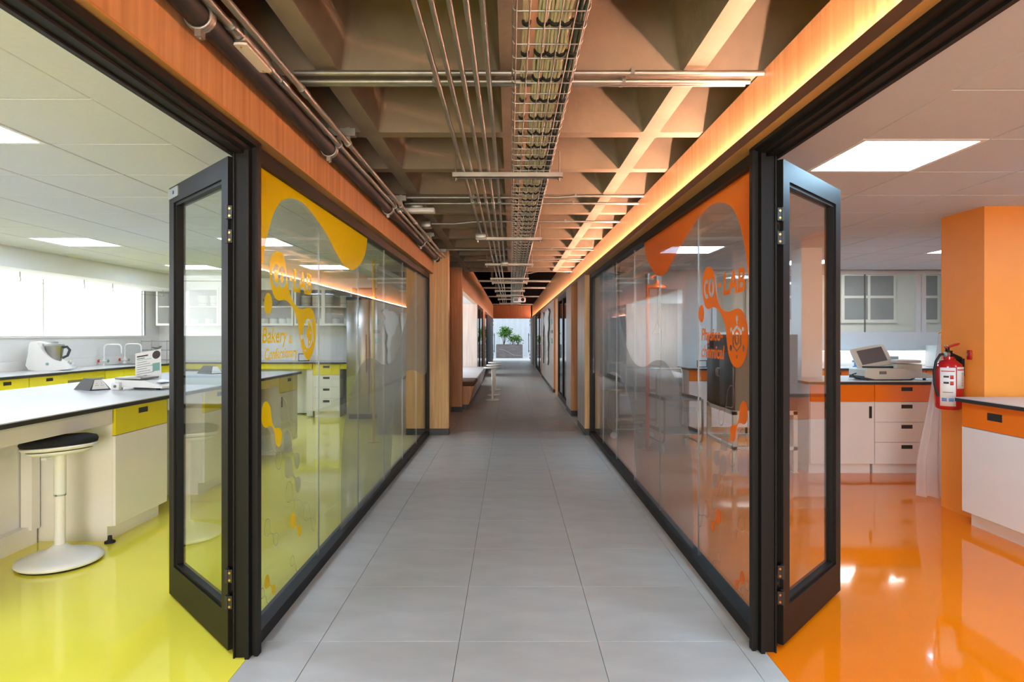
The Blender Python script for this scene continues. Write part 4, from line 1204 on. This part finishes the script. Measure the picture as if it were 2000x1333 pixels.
js = MB().lathe([(.062, 0), (.064, .004), (.064, .095), (.058, .10)], n=18).mesh('body', M['plastic_white'])
jls = MB().lathe([(.067, 0), (.067, .016)], n=18).mesh('lid', M['grey_wall'])
def jar(x, z, big, label):
    o = thing('storage_tin', label, 'tin', (x, 10.77, z), 0, 'tins in the wall cabinets')
    inst('body', jm if big else js, o)
    inst('lid', jl if big else jls, o, (0, 0, .153 if big else .098))
    if big: inst('band', jbm, o)
for i, x in enumerate((-3.46, -3.27, -3.08, -2.80)):
    jar(x, 1.826, True, 'tall cream tin on the upper shelf, %s from the mixing bowl' % ords[i])
for i, x in enumerate((-4.75, -4.60, -4.16, -4.00, -3.85, -3.72)):
    jar(x, 1.521, False, 'low white tin on the lower shelf behind the lettering, %s along' % ['first', 'second', 'third', 'fourth', 'fifth', 'sixth'][i])
for i, x in enumerate((-3.4, -3.2, -2.95, -2.75)):
    jar(x, 1.521, False, 'low white tin on the lower shelf beside the fridge, %s along' % ords[i])
for i, x in enumerate((-5.2, -5.0)):
    jar(x, 1.826, True, 'tall cream tin in the sink corner cabinet, %s' % ('closer to the window', 'closer to the fridge')[i])
for i, x in enumerate((-5.35, -5.1)):
    jar(x, 1.521, False, 'low white tin in the sink corner cabinet, %s' % ('closer to the window', 'closer to the fridge')[i])
# ---- fridge
fr = thing('steel_fridge', 'tall stainless steel fridge at the end of the counter', 'fridge', (-2.62, 10.15, 0))
MB().box(0, .74, .03, .75, .08, 1.95).build('body', M['steel'], fr)
d1 = MB().rbox(.005, .365, 0, .03, .10, 1.90, .004, 1).build('door', M['steel'], fr)
MB().cyl((.33, -.03, .75), (.33, -.03, 1.35), .010, 10).build('handle', M['black_metal'], d1)
d2 = MB().rbox(.372, .735, 0, .03, .10, 1.90, .004, 1).build('door', M['steel'], fr)
for z in (1.0, 1.75): MB().box(.70, .742, -.012, 0, z - .05, z + .05).build('hinge', M['alu'], d2)
MB().box(0, .74, -.005, .03, 1.905, 1.95).build('header', M['dark_gasket'], fr)
MB().box(.03, .71, .06, .7, 0, .08).build('base', M['dark_gasket'], fr)
yp = thing('safety_shower_pipe', 'yellow standing pipe of the safety shower behind the glass', 'pipe', (-1.72, 8.0, 0))
MB().cyl((0, 0, .0), (0, 0, 2.29), .019, 14).build('pipe', M['yellow_pipe'], yp)
MB().cyl((0, 0, 0), (0, 0, .012), .07, 20).build('flange', M['yellow_pipe'], yp)

# ---- stool
st = thing('wobble_stool', 'white wobble stool with a round black padded seat', 'stool', (-2.666, 3.77, 0))
MB().lathe([(.205, .001), (.215, .012)], n=40).build('foot_ring', M['rubber'], st)
MB().lathe([(.215, .012), (.224, .020), (.222, .030), (.19, .045), (.12, .066), (.07, .084), (.042, .102), (.034, .112)], n=48).build('base', M['plastic_white'], st)
MB().cyl((0, 0, .108), (0, 0, .40), .029, 20).cyl((0, 0, .40), (0, 0, .408), .032, 20).build('column', M['plastic_white'], st)
MB().cyl((0, 0, .40), (0, 0, .645), .032, 20).build('sleeve', M['plastic_white'], st)
TM = Matrix.Translation((0, 0, .66)) @ Matrix.Rotation(R(-4), 4, 'Y') @ Matrix.Rotation(R(-2), 4, 'X')
MB().lathe([(.06, -.02), (.14, -.012), (.165, .0), (.165, .008)], n=36, M=TM).lathe([(.15, .012), (.186, .018), (.196, .030), (.196, .036), (.18, .038)], n=40, M=TM).build('seat_shell', M['plastic_white'], st)
MB().lathe([(.17, .036), (.192, .042), (.197, .058), (.188, .078), (.15, .090), (.07, .094), (.01, .094)], n=40, M=TM).build('seat_pad', M['black_fabric'], st)
MB().cbox((.03, -.15, .645), (.03, .05, .012)).build('lever', M['plastic_white'], st)

# ---- island things
def pod(x, y, rz, label):
    o = thing('socket_pod', label, 'socket pod', (x, y, .906), rz, 'socket pods on the island')
    P = [(-.13, -.08), (.13, -.08), (.13, .08), (-.13, .08)]
    Tp = [(-.09, -.025), (.09, -.025), (.09, .025), (-.09, .025)]
    mb = MB().add([(a, b, 0) for a, b in P] + [(a, b, .09) for a, b in Tp], [(3, 2, 1, 0), (4, 5, 6, 7)] + [(i, (i + 1) % 4, 4 + (i + 1) % 4, 4 + i) for i in range(4)])
    mb.build('body', M['plastic_dark'], o)
    # socket plate on the end face
    n = Vector((.09, 0, .04)).normalized()
    fn = lambda a, b, t: Vector((.13 - .04 * b, a * (.07 - .045 * b), .09 * b)) + n * t
    pl_ = MB().prism([(-.95, .10), (.95, .10), (.95, .92), (-.95, .92)], fn, 0, .004).build('socket_plate', M['plastic_white'], o)
    for a in (-.4, .4):
        hs = MB()
        for da, b in ((-.14, .42), (.14, .42), (0, .60)):
            hs.prism([(a + da - .05, b - .03), (a + da + .05, b - .03), (a + da + .05, b + .03), (a + da - .05, b + .03)], fn, .004, .0046)
        hs.build('socket_holes', M['print_grey'], pl_)
    return o
pod(-3.38, 5.15, R(-32), 'dark sloped socket pod beside the information card')
pod(-3.42, 7.25, R(-32), 'dark sloped socket pod seen through the folded glass leaf')
cb = thing('adapter_plug', 'small white adapter plug beside the laboratory scale', 'plug', (-3.16, 5.12, .906))
MB().rbox(-.03, .03, -.03, .03, 0, .06, .005, 2).build('block', M['plastic_white'], cb)
MB().cyl((.0, -.031, .03), (0, -.033, .03), .012, 12).build('socket_face', M['print_grey'], cb)
sc = thing('laboratory_scale', 'low white laboratory scale with a sloped keypad on the island', 'scale', (-2.98, 5.22, .906), R(-8))
MB().prism([(-.20, .02), (.02, .02), (.22, .015), (.22, .03), (.06, .075), (-.20, .08)], lambda a, b, t: (a, t, b), -.11, .11).build('body', M['plastic_white'], sc)
MB().rbox(-.20, .03, -.11, .11, .083, .10, .004, 2).build('weighing_pan', M['steel'], sc)
MB().box(.10, .17, -.06, .04, .047, .056, Matrix.Rotation(R(0), 4, 'Y')).build('display', M['print_grey'], sc)
for a in (-.17, .17):
    for b in (-.09, .09): MB().cyl((a, b, 0), (a, b, .02), .014, 10).build('foot', M['rubber'], sc)
ic = thing('information_card', 'printed information card standing upright behind the scale', 'card', (-3.06, 5.38, .906), R(-6))
CM = Matrix.Rotation(R(-14), 4, 'X') @ Matrix.Rotation(R(-10), 4, 'Y')
MB().box(-.115, .115, 0, .004, .03, .315, CM).build('sheet', M['paper'], ic)
MB().box(-.10, .0, -.001, 0, .275, .287, CM).box(-.10, -.03, -.001, 0, .258, .264, CM).build('heading', M['print_dark'], ic)
MB().box(-.10, .03, -.001, 0, .245, .249, CM).build('rule', M['print_teal'], ic)
ln = MB()
for i in range(9):
    ln.box(-.10, .02 + .03 * ((i * 7) % 3 - 1), -.001, 0, .225 - i * .02, .229 - i * .02, CM)
ln.build('text_lines', M['print_grey'], ic)
MB().prism(ellipse(.075, .272, .036, .036, 24), lambda a, b, t: CM @ Vector((a, t, b)), -.0012, 0).build('picture', M['print_dark'], ic)
MB().box(.04, .105, -.001, 0, .13, .20, CM).build('picture_box', M['print_teal'], ic)
MB().box(-.12, .12, -.02, .06, 0, .012).box(-.12, .12, -.01, .0, .012, .035).build('stand', M['plastic_white'], ic)

# ---- kitchen mixer
km = thing('kitchen_mixer', 'white heated kitchen mixer with a steel jug on the window counter', 'mixer', (-5.72, 7.95, .918), R(14))
prof = [(-.20, 0), (.20, 0), (.215, .03), (.19, .075), (.10, .10), (.02, .15), (-.06, .24), (-.11, .33), (-.15, .345), (-.19, .33), (-.205, .2)]
MB().prism(catmull(prof, True, 3), lambda a, b, t: (a, t, b), -.13, .13, True).build('housing', M['plastic_white'], km)
MB().lathe([(.062, .10), (.075, .12), (.095, .27), (.100, .29)], (.03, 0, 0), 28).build('jug', M['steel'], km)
MB().lathe([(.106, .29), (.106, .308), (.06, .322), (.04, .325), (.04, .345), (.01, .347)], (.03, 0, 0), 28).build('lid', M['screen_grey'], km)
MB().tube([(.10, 0, .27), (.165, 0, .28), (.195, 0, .24), (.17, 0, .17), (.115, 0, .14)], .016, 8).build('jug_handle', M['plastic_dark'], km)
MB().box(.10, .165, -.05, .05, .0, .004, Matrix.Translation((0, 0, .103)) @ Matrix.Rotation(R(16), 4, 'Y')).build('touch_screen', M['screen_grey'], km)
MB().cyl((.185, 0, .07), (.205, 0, .09), .022, 16).build('dial', M['alu'], km)
MB().cyl((.16, .09, .08), (.17, .09, .10), .018, 12).build('sticker', M['yellow_front'], km)
MB().cyl((.0, -.132, .07), (0, -.13, .07), .018, 16).build('badge', M['print_teal'], km)
MB().cyl((-.14, 0, .335), (.0, 0, .30), .02, 10).build('lid_arm', M['plastic_white'], km)

# ---- taps and sink
def tap(x, y, label, knobs=True):
    o = thing('lab_tap', label, 'tap', (x, y, .906), 0, 'white gooseneck taps')
    path = [(0, 0, 0), (0, 0, .24)] + [(.06 - .06 * math.cos(R(a)), -.0, .24 + .06 * math.sin(R(a))) for a in range(15, 95, 15)]
    path += [(.06 + .14, 0, .30)] + [(.20 + .05 * math.sin(R(a)), 0, .25 + .05 * math.cos(R(a))) for a in range(15, 95, 15)] + [(.25, 0, .20)]
    MB().tube(path, .011, 10).cyl((.25, 0, .17), (.25, 0, .20), .008, 8).build('spout', M['plastic_white'], o)
    MB().lathe([(.03, 0), (.03, .01), (.018, .03), (.018, .10)], n=16).build('base', M['plastic_white'], o)
    MB().cyl((-.05, -.02, .06), (.05, -.02, .06), .010, 10).build('crossbar', M['plastic_white'], o)
    for s_, m in ((-1, 'print_red'), (1, 'print_teal')):
        kb = MB().lathe([(.012, 0), (.022, .006), (.022, .02), (.01, .026)], n=8, M=Matrix.Translation((s_ * .055, -.02, .06)) @ Matrix.Rotation(R(90 * s_), 4, 'Y'))
        kb.build('knob', M[m], o)
tap(-5.93, 9.30, 'white gooseneck tap with red and green knobs by the window')
tap(-5.93, 9.80, 'white gooseneck tap behind the information card')
sk = thing('sink_bowl', 'steel sink rim set in the window counter under the taps', 'sink')
MB().box(-5.86, -5.45, 9.2, 9.22, .906, .912).box(-5.86, -5.45, 9.72, 9.74, .906, .912).box(-5.86, -5.84, 9.22, 9.72, .906, .912).box(-5.47, -5.45, 9.22, 9.72, .906, .912).build('rim', M['steel'], sk)
MB().box(-5.84, -5.47, 9.22, 9.72, .9065, .908).build('basin', M['print_grey'], sk)
dk = thing('dish_rack', 'chrome wire dish rack in the sink corner', 'dish rack', (-5.56, 10.08, .906))
mb = MB()
for x in (-.2, .2):
    for y in (-.14, .14): mb.tube([(x, y, 0), (x, y, .36)], .006, 6)
for z in (.04, .20, .34):
    mb.tube([(-.2, -.14, z), (.2, -.14, z), (.2, .14, z), (-.2, .14, z)], .005, 6, True)
mb.build('frame', M['steel'], dk)
for z in (.04, .20):
    for k in range(9):
        MB().tube([(-.18 + k * .045, -.14, z), (-.18 + k * .045, .14, z)], .0025, 5).build('wire', M['steel'], dk)
pt = thing('steel_ladle_bowl', 'small shiny bowl lying on the dish rack', 'bowl', (-5.6, 10.08, 1.118))
MB().lathe([(.02, 0), (.06, .02), (.08, .05), (.078, .05), (.055, .024), (.02, .004)], n=20).build('shell', M['steel'], pt)
yh = thing('yellow_stand', 'small yellow framed tablet stand on the end wall counter', 'stand', (-4.52, 10.62, .906))
MB().tube([(-.09, 0, .01), (-.09, 0, .17), (-.06, 0, .20), (.14, 0, .20), (.16, 0, .17), (.16, 0, .01)], .012, 8).build('frame', M['yellow_pipe'], yh)
MB().box(-.05, .12, -.03, -.02, .01, .10).build('tablet', M['screen_grey'], yh)
cf = thing('small_frame', 'small grey framed photo standing on the end wall counter', 'frame', (-3.45, 10.62, .906))
MB().box(-.09, .09, 0, .012, 0, .13).build('border', M['plastic_dark'], cf)
MB().box(-.075, .075, -.002, 0, .015, .115).build('picture', M['paper'], cf)

# ------------------------------------------------------------------ orange lab
OF, LP = 'orange_front', 'laminate_pink'
worktop('white worktop with a black edge in front of the internal window', 2.86, 5.0, 6.13, 7.0, .90)
cabinet('orange and white door cabinet facing the orange lab entrance', 2.89, 6.15, 0, .62, .8, [(0, .62, .70, .868, 'drawer', OF, None), (0, .62, .10, .70, 'door', LP, 'vr')], LP, .87)
cabinet('orange and white four drawer cabinet behind the pale curtain', 3.512, 6.15, 0, .62, .8, [(0, .62, .70, .868, 'drawer', OF, 'h'), (0, .62, .505, .70, 'drawer', LP, 'h'), (0, .62, .31, .505, 'drawer', LP, 'h'), (0, .62, .10, .31, 'drawer', LP, 'h')], LP, .87)
cabinet('orange and white cabinet hidden behind the orange column', 4.134, 6.15, 0, .85, .8, [(0, .85, .70, .868, 'drawer', OF, 'h'), (0, .85, .10, .70, 'door', LP, 'vr')], LP, .87)
worktop('white bench worktop with a black edge beside the orange column', 3.17, 4.05, .8, 4.55, .905)
cabinet('near orange drawer cabinet with a white door under the bench end', 3.205, 4.53, -Q90, .95, .75, [(0, .95, .70, .872, 'drawer', OF, None), (0, .95, .10, .70, 'door', LP, None)], LP, .875)
nd = [o for o in bpy.data.objects if o.name.startswith('drawer') and o.parent and o.parent.get('label', '').startswith('near orange')][0]
slot(nd, .31, .80, .125, .05)
cabinet('next orange drawer cabinet along the near bench', 3.205, 3.57, -Q90, .95, .75, [(0, .95, .70, .872, 'drawer', OF, 'h'), (0, .95, .10, .70, 'door', LP, None)], LP, .875)
# back bench under the internal window
worktop('white back bench worktop under the internal window', 2.38, 6.45, 8.55, 9.11, .90)
for i in range(5):
    x = 2.40 + i * .8
    cabinet('orange drawer cabinet of the back bench, %s from the grey oven' % ords[i], x, 8.58, 0, .79, .5, [(0, .79, .72, .868, 'drawer', OF, 'h'), (0, .79, .10, .72, 'door', LP, None)], LP, .87)
tl = tag(empty('undershelf_light', (4.6, 9.06, 1.118)), 'linear light under the pale panel above the back bench', 'light')
MB().box(-1.6, 1.6, -.02, .02, 0, .012).build('housing', M['white_metal'], tl)
MB().box(-1.58, 1.58, -.015, .015, -.004, 0).build('diffuser', M['panel_far'], tl)
sh = tag(box('wall_ledge', M['laminate_pink'], 2.9, 6.45, 8.98, 9.12, 1.13, 1.145), 'pale ledge under the internal window', 'shelf')
bm_ = thing('blue_stopper', 'small blue stopper cock standing on the back bench', 'stopper', (4.78, 8.85, .90))
MB().lathe([(.03, 0), (.03, .01), (.012, .02), (.012, .07)], n=12).build('stem', M['print_blue'], bm_)
MB().cbox((0, 0, .08), (.07, .02, .025)).build('tap', M['print_blue'], bm_)
wm = thing('wall_monitor', 'thin grey monitor on the back bench behind the analyser', 'monitor', (5.28, 8.8, .90))
MB().rbox(-.07, .07, -.01, .01, .02, .15, .004, 1).build('panel', M['screen_grey'], wm)
MB().box(-.05, .05, -.04, .04, 0, .02).build('foot', M['plastic_white'], wm)
wc = thing('white_case', 'white cabinet case with black latches behind the curtain', 'case', (5.95, 8.85, .90))
MB().rbox(-.12, .12, -.12, .12, 0, .30, .006, 1).build('case', M['plastic_white'], wc)
for z in (.03, .26): MB().cbox((-.02, -.123, z), (.05, .006, .018)).build('latch', M['dark_gasket'], wc)
# analyser
an = thing('analyser', 'cream analyser with a tilted grey screen on the bench', 'instrument', (3.72, 6.42, .90), R(0))
MB().prism([(-.24, .03), (-.14, .01), (.20, .012), (.26, .035), (.26, .06), (.16, .11), (-.20, .115), (-.24, .10)], lambda a, b, t: (a, t, b), -.16, .14).build('base', M['plastic_cream'], an)
MB().prism([(-.245, .01), (-.12, .0), (.22, .0), (.26, .02), (.20, .02), (-.14, .014), (-.24, .04)], lambda a, b, t: (a, t, b), -.15, .13).build('underside', M['plastic_dark'], an)
SM = Matrix.Translation((-.02, .02, .125)) @ Matrix.Rotation(R(-24), 4, 'X') @ Matrix.Rotation(R(-11), 4, 'Y')
sb = MB().rbox(-.185, .185, 0, .035, .0, .235, .012, 2, M=SM).build('screen_housing', M['plastic_cream'], an)
MB().box(-.135, .135, -.002, .0, .045, .20, SM).build('screen', M['screen'], sb)
MB().cyl((-.17, .02, .12), (.14, .02, .12), .012, 10).build('hinge', M['plastic_dark'], an)
MB().rbox(.14, .40, -.04, .18, .03, .155, .008, 2).build('side_module', M['plastic_cream'], an)
MB().rbox(.13, .38, -.06, .17, .165, .195, .008, 2).build('module_lid', M['plastic_cream'], an)
MB().prism([(.16, .02), (.46, .02), (.46, .04), (.36, .075), (.16, .10)], lambda a, b, t: (a, t, b), -.15, -.04).build('front_module', M['plastic_cream'], an)
MB().box(.30, .39, -.13, -.06, .066, .071, Matrix.Rotation(R(0), 4, 'Y')).build('keypad', M['print_blue'], an)
MB().box(-.10, -.03, -.162, -.158, .06, .09).build('badge', M['print_grey'], an)
MB().tube([(-.24, 0, .06), (-.29, -.02, .05), (-.28, -.06, .02), (-.23, -.08, .01)], .006, 6).build('cable', M['rubber'], an)
for a in (-.18, .02, .20, .38): MB().cyl((a, -.10, -.0), (a, -.10, .02), .014, 10).build('foot', M['rubber'], an)
# fire extinguisher
fe = thing('fire_extinguisher', 'red fire extinguisher hung on the orange column', 'extinguisher', (3.292, 4.79, .79))
MB().lathe([(.07, 0), (.088, .012), (.092, .03), (.092, .30), (.085, .335), (.06, .362), (.032, .375), (.03, .39)], n=32).build('cylinder', M['red_paint'], fe)
def wrap(a0, a1, z0, z1, m, name, parent, rad=.0925, n=10):
    q = [(rad * math.cos(R(a0 + (a1 - a0) * i / n)), rad * math.sin(R(a0 + (a1 - a0) * i / n))) for i in range(n + 1)]
    q2 = [(a * 1.008, b * 1.008) for a, b in q]
    mb = MB()
    vs = [(a, b, z) for z in (z0, z1) for a, b in q] + [(a, b, z) for z in (z0, z1) for a, b in q2]
    k = n + 1
    fs = [(2 * k + i, 2 * k + i + 1, 3 * k + i + 1, 3 * k + i) for i in range(n)] + [(i, k + i, k + i + 1, i + 1) for i in range(n)]
    fs += [(i, i + 1, 2 * k + i + 1, 2 * k + i) for i in range(n)] + [(k + i, 3 * k + i, 3 * k + i + 1, k + i + 1) for i in range(n)]
    mb.add(vs, fs, True)
    return mb.build(name, m, parent)
lb1 = wrap(200, 263, .03, .315, M['paper'], 'instruction_label', fe)
lb2 = wrap(268, 325, .16, .32, M['paper'], 'record_label', fe)
wrap(205, 258, .285, .292, M['print_red'], 'label_rule', lb1, .0934)
for z in (.20, .245): wrap(240, 254, z - .014, z + .014, M['print_red'], 'label_mark', lb1, .0934, 4)
for z in (.20, .245): wrap(215, 236, z - .004, z + .010, M['print_dark'], 'label_mark', lb1, .0934, 4)
for a in (208, 235): wrap(a, a + 20, .065, .09, M['print_blue'], 'label_mark', lb1, .0934, 4)
wrap(212, 252, .13, .134, M['print_dark'], 'label_mark', lb1, .0934, 4)
wrap(270, 323, .295, .303, M['print_red'], 'label_rule', lb2, .0934)
for i in range(8): wrap(292, 306, .18 + i * .013, .185 + i * .013, M['print_grey'], 'label_mark', lb2, .0934, 3)
MB().cyl((0, 0, .385), (0, 0, .44), .024, 16).cyl((-.01, 0, .435), (-.01, 0, .468), .014, 12).build('valve', M['black_metal'], fe)
MB().cyl((0, 0, .375), (0, 0, .395), .036, 16).build('collar', M['red_paint'], fe)
MB().cyl((-.05, -.03, .412), (-.02, -.02, .412), .020, 16).build('gauge', M['alu'], fe)
MB().prism([(-.01, .435), (.085, .392), (.10, .375), (.09, .365), (.07, .372), (-.01, .41)], lambda a, b, t: (a, t, b), -.014, .014).build('carry_handle', M['black_metal'], fe)
MB().prism([(-.02, .455), (.06, .478), (.075, .488), (.075, .498), (.05, .494), (-.03, .468)], lambda a, b, t: (a, t, b), -.012, .012).build('lever', M['red_paint'], fe)
MB().tube([(-.02, -.02, .47), (-.035, -.02, .49), (-.05, -.02, .48), (-.04, -.02, .465)], .003, 6).build('pin', M['steel'], fe)
MB().tube([(-.02, -.01, .42), (-.075, -.015, .41), (-.11, -.02, .36), (-.125, -.02, .28), (-.12, -.02, .19), (-.105, -.02, .13), (-.09, -.02, .10)], .0095, 8).build('hose', M['rubber'], fe)
MB().box(.075, .098, -.03, .03, .25, .38).build('bracket', M['black_metal'], fe)
rb = thing('red_bracket', 'small red wall bracket beside the extinguisher handle', 'bracket', (3.388, 4.70, 1.20))
MB().rbox(-.012, .0, -.022, .022, -.035, .035, .003, 1).build('plate', M['red_paint'], rb)
MB().cyl((-.014, 0, .018), (-.012, 0, .018), .006, 10).build('screw', M['steel'], rb)
# sheer curtain
mb = MB()
nu, nv = 30, 14
vs = []
for j in range(nv + 1):
    f = j / nv
    z = 1.38 - f * 1.355
    spread = .10 + .17 * min(1, f * 1.3)
    for i in range(nu + 1):
        g = i / nu
        x = 3.60 - spread * (1 - g) * 1.05
        yv = 5.20 + .035 * math.sin(g * 21) * (.4 + .6 * f) - .02 * math.sin(f * 4 + g * 5)
        vs.append((x, yv, z))
fs = [(j * (nu + 1) + i, j * (nu + 1) + i + 1, (j + 1) * (nu + 1) + i + 1, (j + 1) * (nu + 1) + i) for j in range(nv) for i in range(nu)]
mb.add(vs, fs, True)
cu = thing('sheer_curtain', 'gathered pale sheer curtain hanging behind the orange column', 'curtain')
mb.build('cloth', M['sheer'], cu)
MB().tube([(3.49, 5.2, 1.36), (3.52, 5.1, 1.42), (3.55, 5.02, 1.43)], .006, 6).build('hook', M['brass'], cu)
# grey oven on stand
os_ = thing('oven_stand', 'white painted steel stand under the grey oven', 'stand')
for x in (2.19, 2.78):
    for y in (6.24, 7.04):
        MB().box(x - .02, x + .02, y - .02, y + .02, .005, .60).box(x - .03, x + .03, y - .03, y + .03, 0, .006).build('leg', M['plastic_cream'], os_)
for a in ((2.17, 2.80, 6.22, 6.26), (2.17, 2.80, 7.02, 7.06), (2.17, 2.21, 6.26, 7.02), (2.76, 2.80, 6.26, 7.02)):
    MB().box(*a, .565, .605).build('top_rail', M['plastic_cream'], os_)
    MB().box(*a, .22, .255).build('lower_rail', M['plastic_cream'], os_)
ov = thing('laboratory_oven', 'dark grey laboratory oven with two chrome pulls on a white stand', 'oven', (2.17, 6.22, .606))
MB().box(.02, .63, 0, .84, 0, .745).build('body', M['oven_side'], ov)
for y0, y1, yh_ in ((.01, .415, .39), (.42, .83, .445)):
    d = MB().rbox(0, .02, y0, y1, .01, .56, .004, 1).build('door', M['oven_grey'], ov)
    MB().tube([(.0, yh_, .40), (-.022, yh_, .39), (-.026, yh_, .36), (-.022, yh_, .32), (0, yh_, .31)], .006, 8).build('handle', M['steel'], d)
cpn = MB().box(.004, .02, .01, .83, .57, .735).build('control_panel', M['oven_grey'], ov)
MB().box(.0, .004, .62, .72, .60, .70).build('display', M['dark_gasket'], cpn)
for z in (.62, .66): MB().cyl((0, .78, z), (.004, .78, z), .012, 10).build('button', M['alu'], cpn)
# safety shower
ss = thing('safety_shower', 'orange safety shower with bell head behind the orange glass', 'shower', (1.60, 7.45, 0))
MB().cyl((0, 0, 0), (0, 0, 2.05), .021, 14).build('pipe', M['orange_pipe'], ss)
MB().cyl((0, 0, 0), (0, 0, .012), .08, 20).build('flange', M['orange_pipe'], ss)
MB().cyl((0, 0, 2.0), (0, 0, 2.06), .03, 12).cyl((0, 0, 1.94), (0, 0, 2.02), .026, 12).build('fitting', M['galv'], ss)
MB().tube([(0, 0, 1.99), (.06, -.01, 2.03), (.11, -.01, 2.045)], .017, 10).build('arm', M['orange_pipe'], ss)
MB().cyl((.11, -.01, 1.99), (.11, -.01, 2.06), .024, 12).build('union', M['galv'], ss)
MB().lathe([(.105, 0), (.108, .008), (.085, .03), (.04, .045), (.026, .07), (.022, .10)], (.11, -.01, 1.89), 32).build('shower_head', M['orange_pipe'], ss)
MB().tube([(.11, -.03, 1.90), (.105, -.04, 1.5), (.05, -.04, 1.36), (.16, -.04, 1.36), (.105, -.04, 1.5)], .004, 6).build('pull_rod', M['galv'], ss)
# trolleys
def trolley(x, y, rz, label):
    o = thing('steel_trolley', label, 'trolley', (x, y, 0), rz, 'steel trolleys in the orange lab')
    for yy in (-.22, .22):
        MB().tube([(-.32, yy, .62), (-.32, yy, .20), (-.29, yy, .14), (-.24, yy, .12), (.24, yy, .12), (.29, yy, .14), (.32, yy, .20), (.32, yy, .80), (.36, yy, .90)], .012, 8).build('side_frame', M['steel'], o)
    MB().tube([(.36, -.22, .90), (.38, -.22, .93), (.38, .22, .93), (.36, .22, .90)], .012, 8).build('handle', M['steel'], o)
    for z in (.22, .60):
        MB().box(-.31, .31, -.21, .21, z, z + .008).box(-.31, .31, -.21, -.205, z, z + .04).box(-.31, .31, .205, .21, z, z + .04).build('shelf', M['steel'], o)
    for xx in (-.24, .24):
        for yy in (-.22, .22):
            c = MB().box(xx - .015, xx + .015, yy - .02, yy + .02, .085, .115).build('caster_fork', M['steel'], o)
            MB().cyl((xx, yy - .012, .045), (xx, yy + .012, .045), .045, 20).build('wheel', M['plastic_white'], c)
trolley(1.56, 8.50, R(4), 'low steel trolley with casters at the far end of the orange glazing')
trolley(1.92, 7.50, R(95), 'steel trolley with a raised push handle beside the grey oven')
pn = tag(box('wall_panel', M['grey_wall'], 2.15, 2.38, 9.10, 9.15, .9, 2.0), 'tall grey panel on the pale end wall', 'panel')
nb = thing('note_frame', 'small dark framed note standing on the back bench', 'frame', (2.62, 8.72, .90))
MB().box(-.07, .07, 0, .012, 0, .10).build('border', M['plastic_dark'], nb)
MB().box(-.055, .055, -.002, 0, .012, .088).build('note', M['paper'], nb)
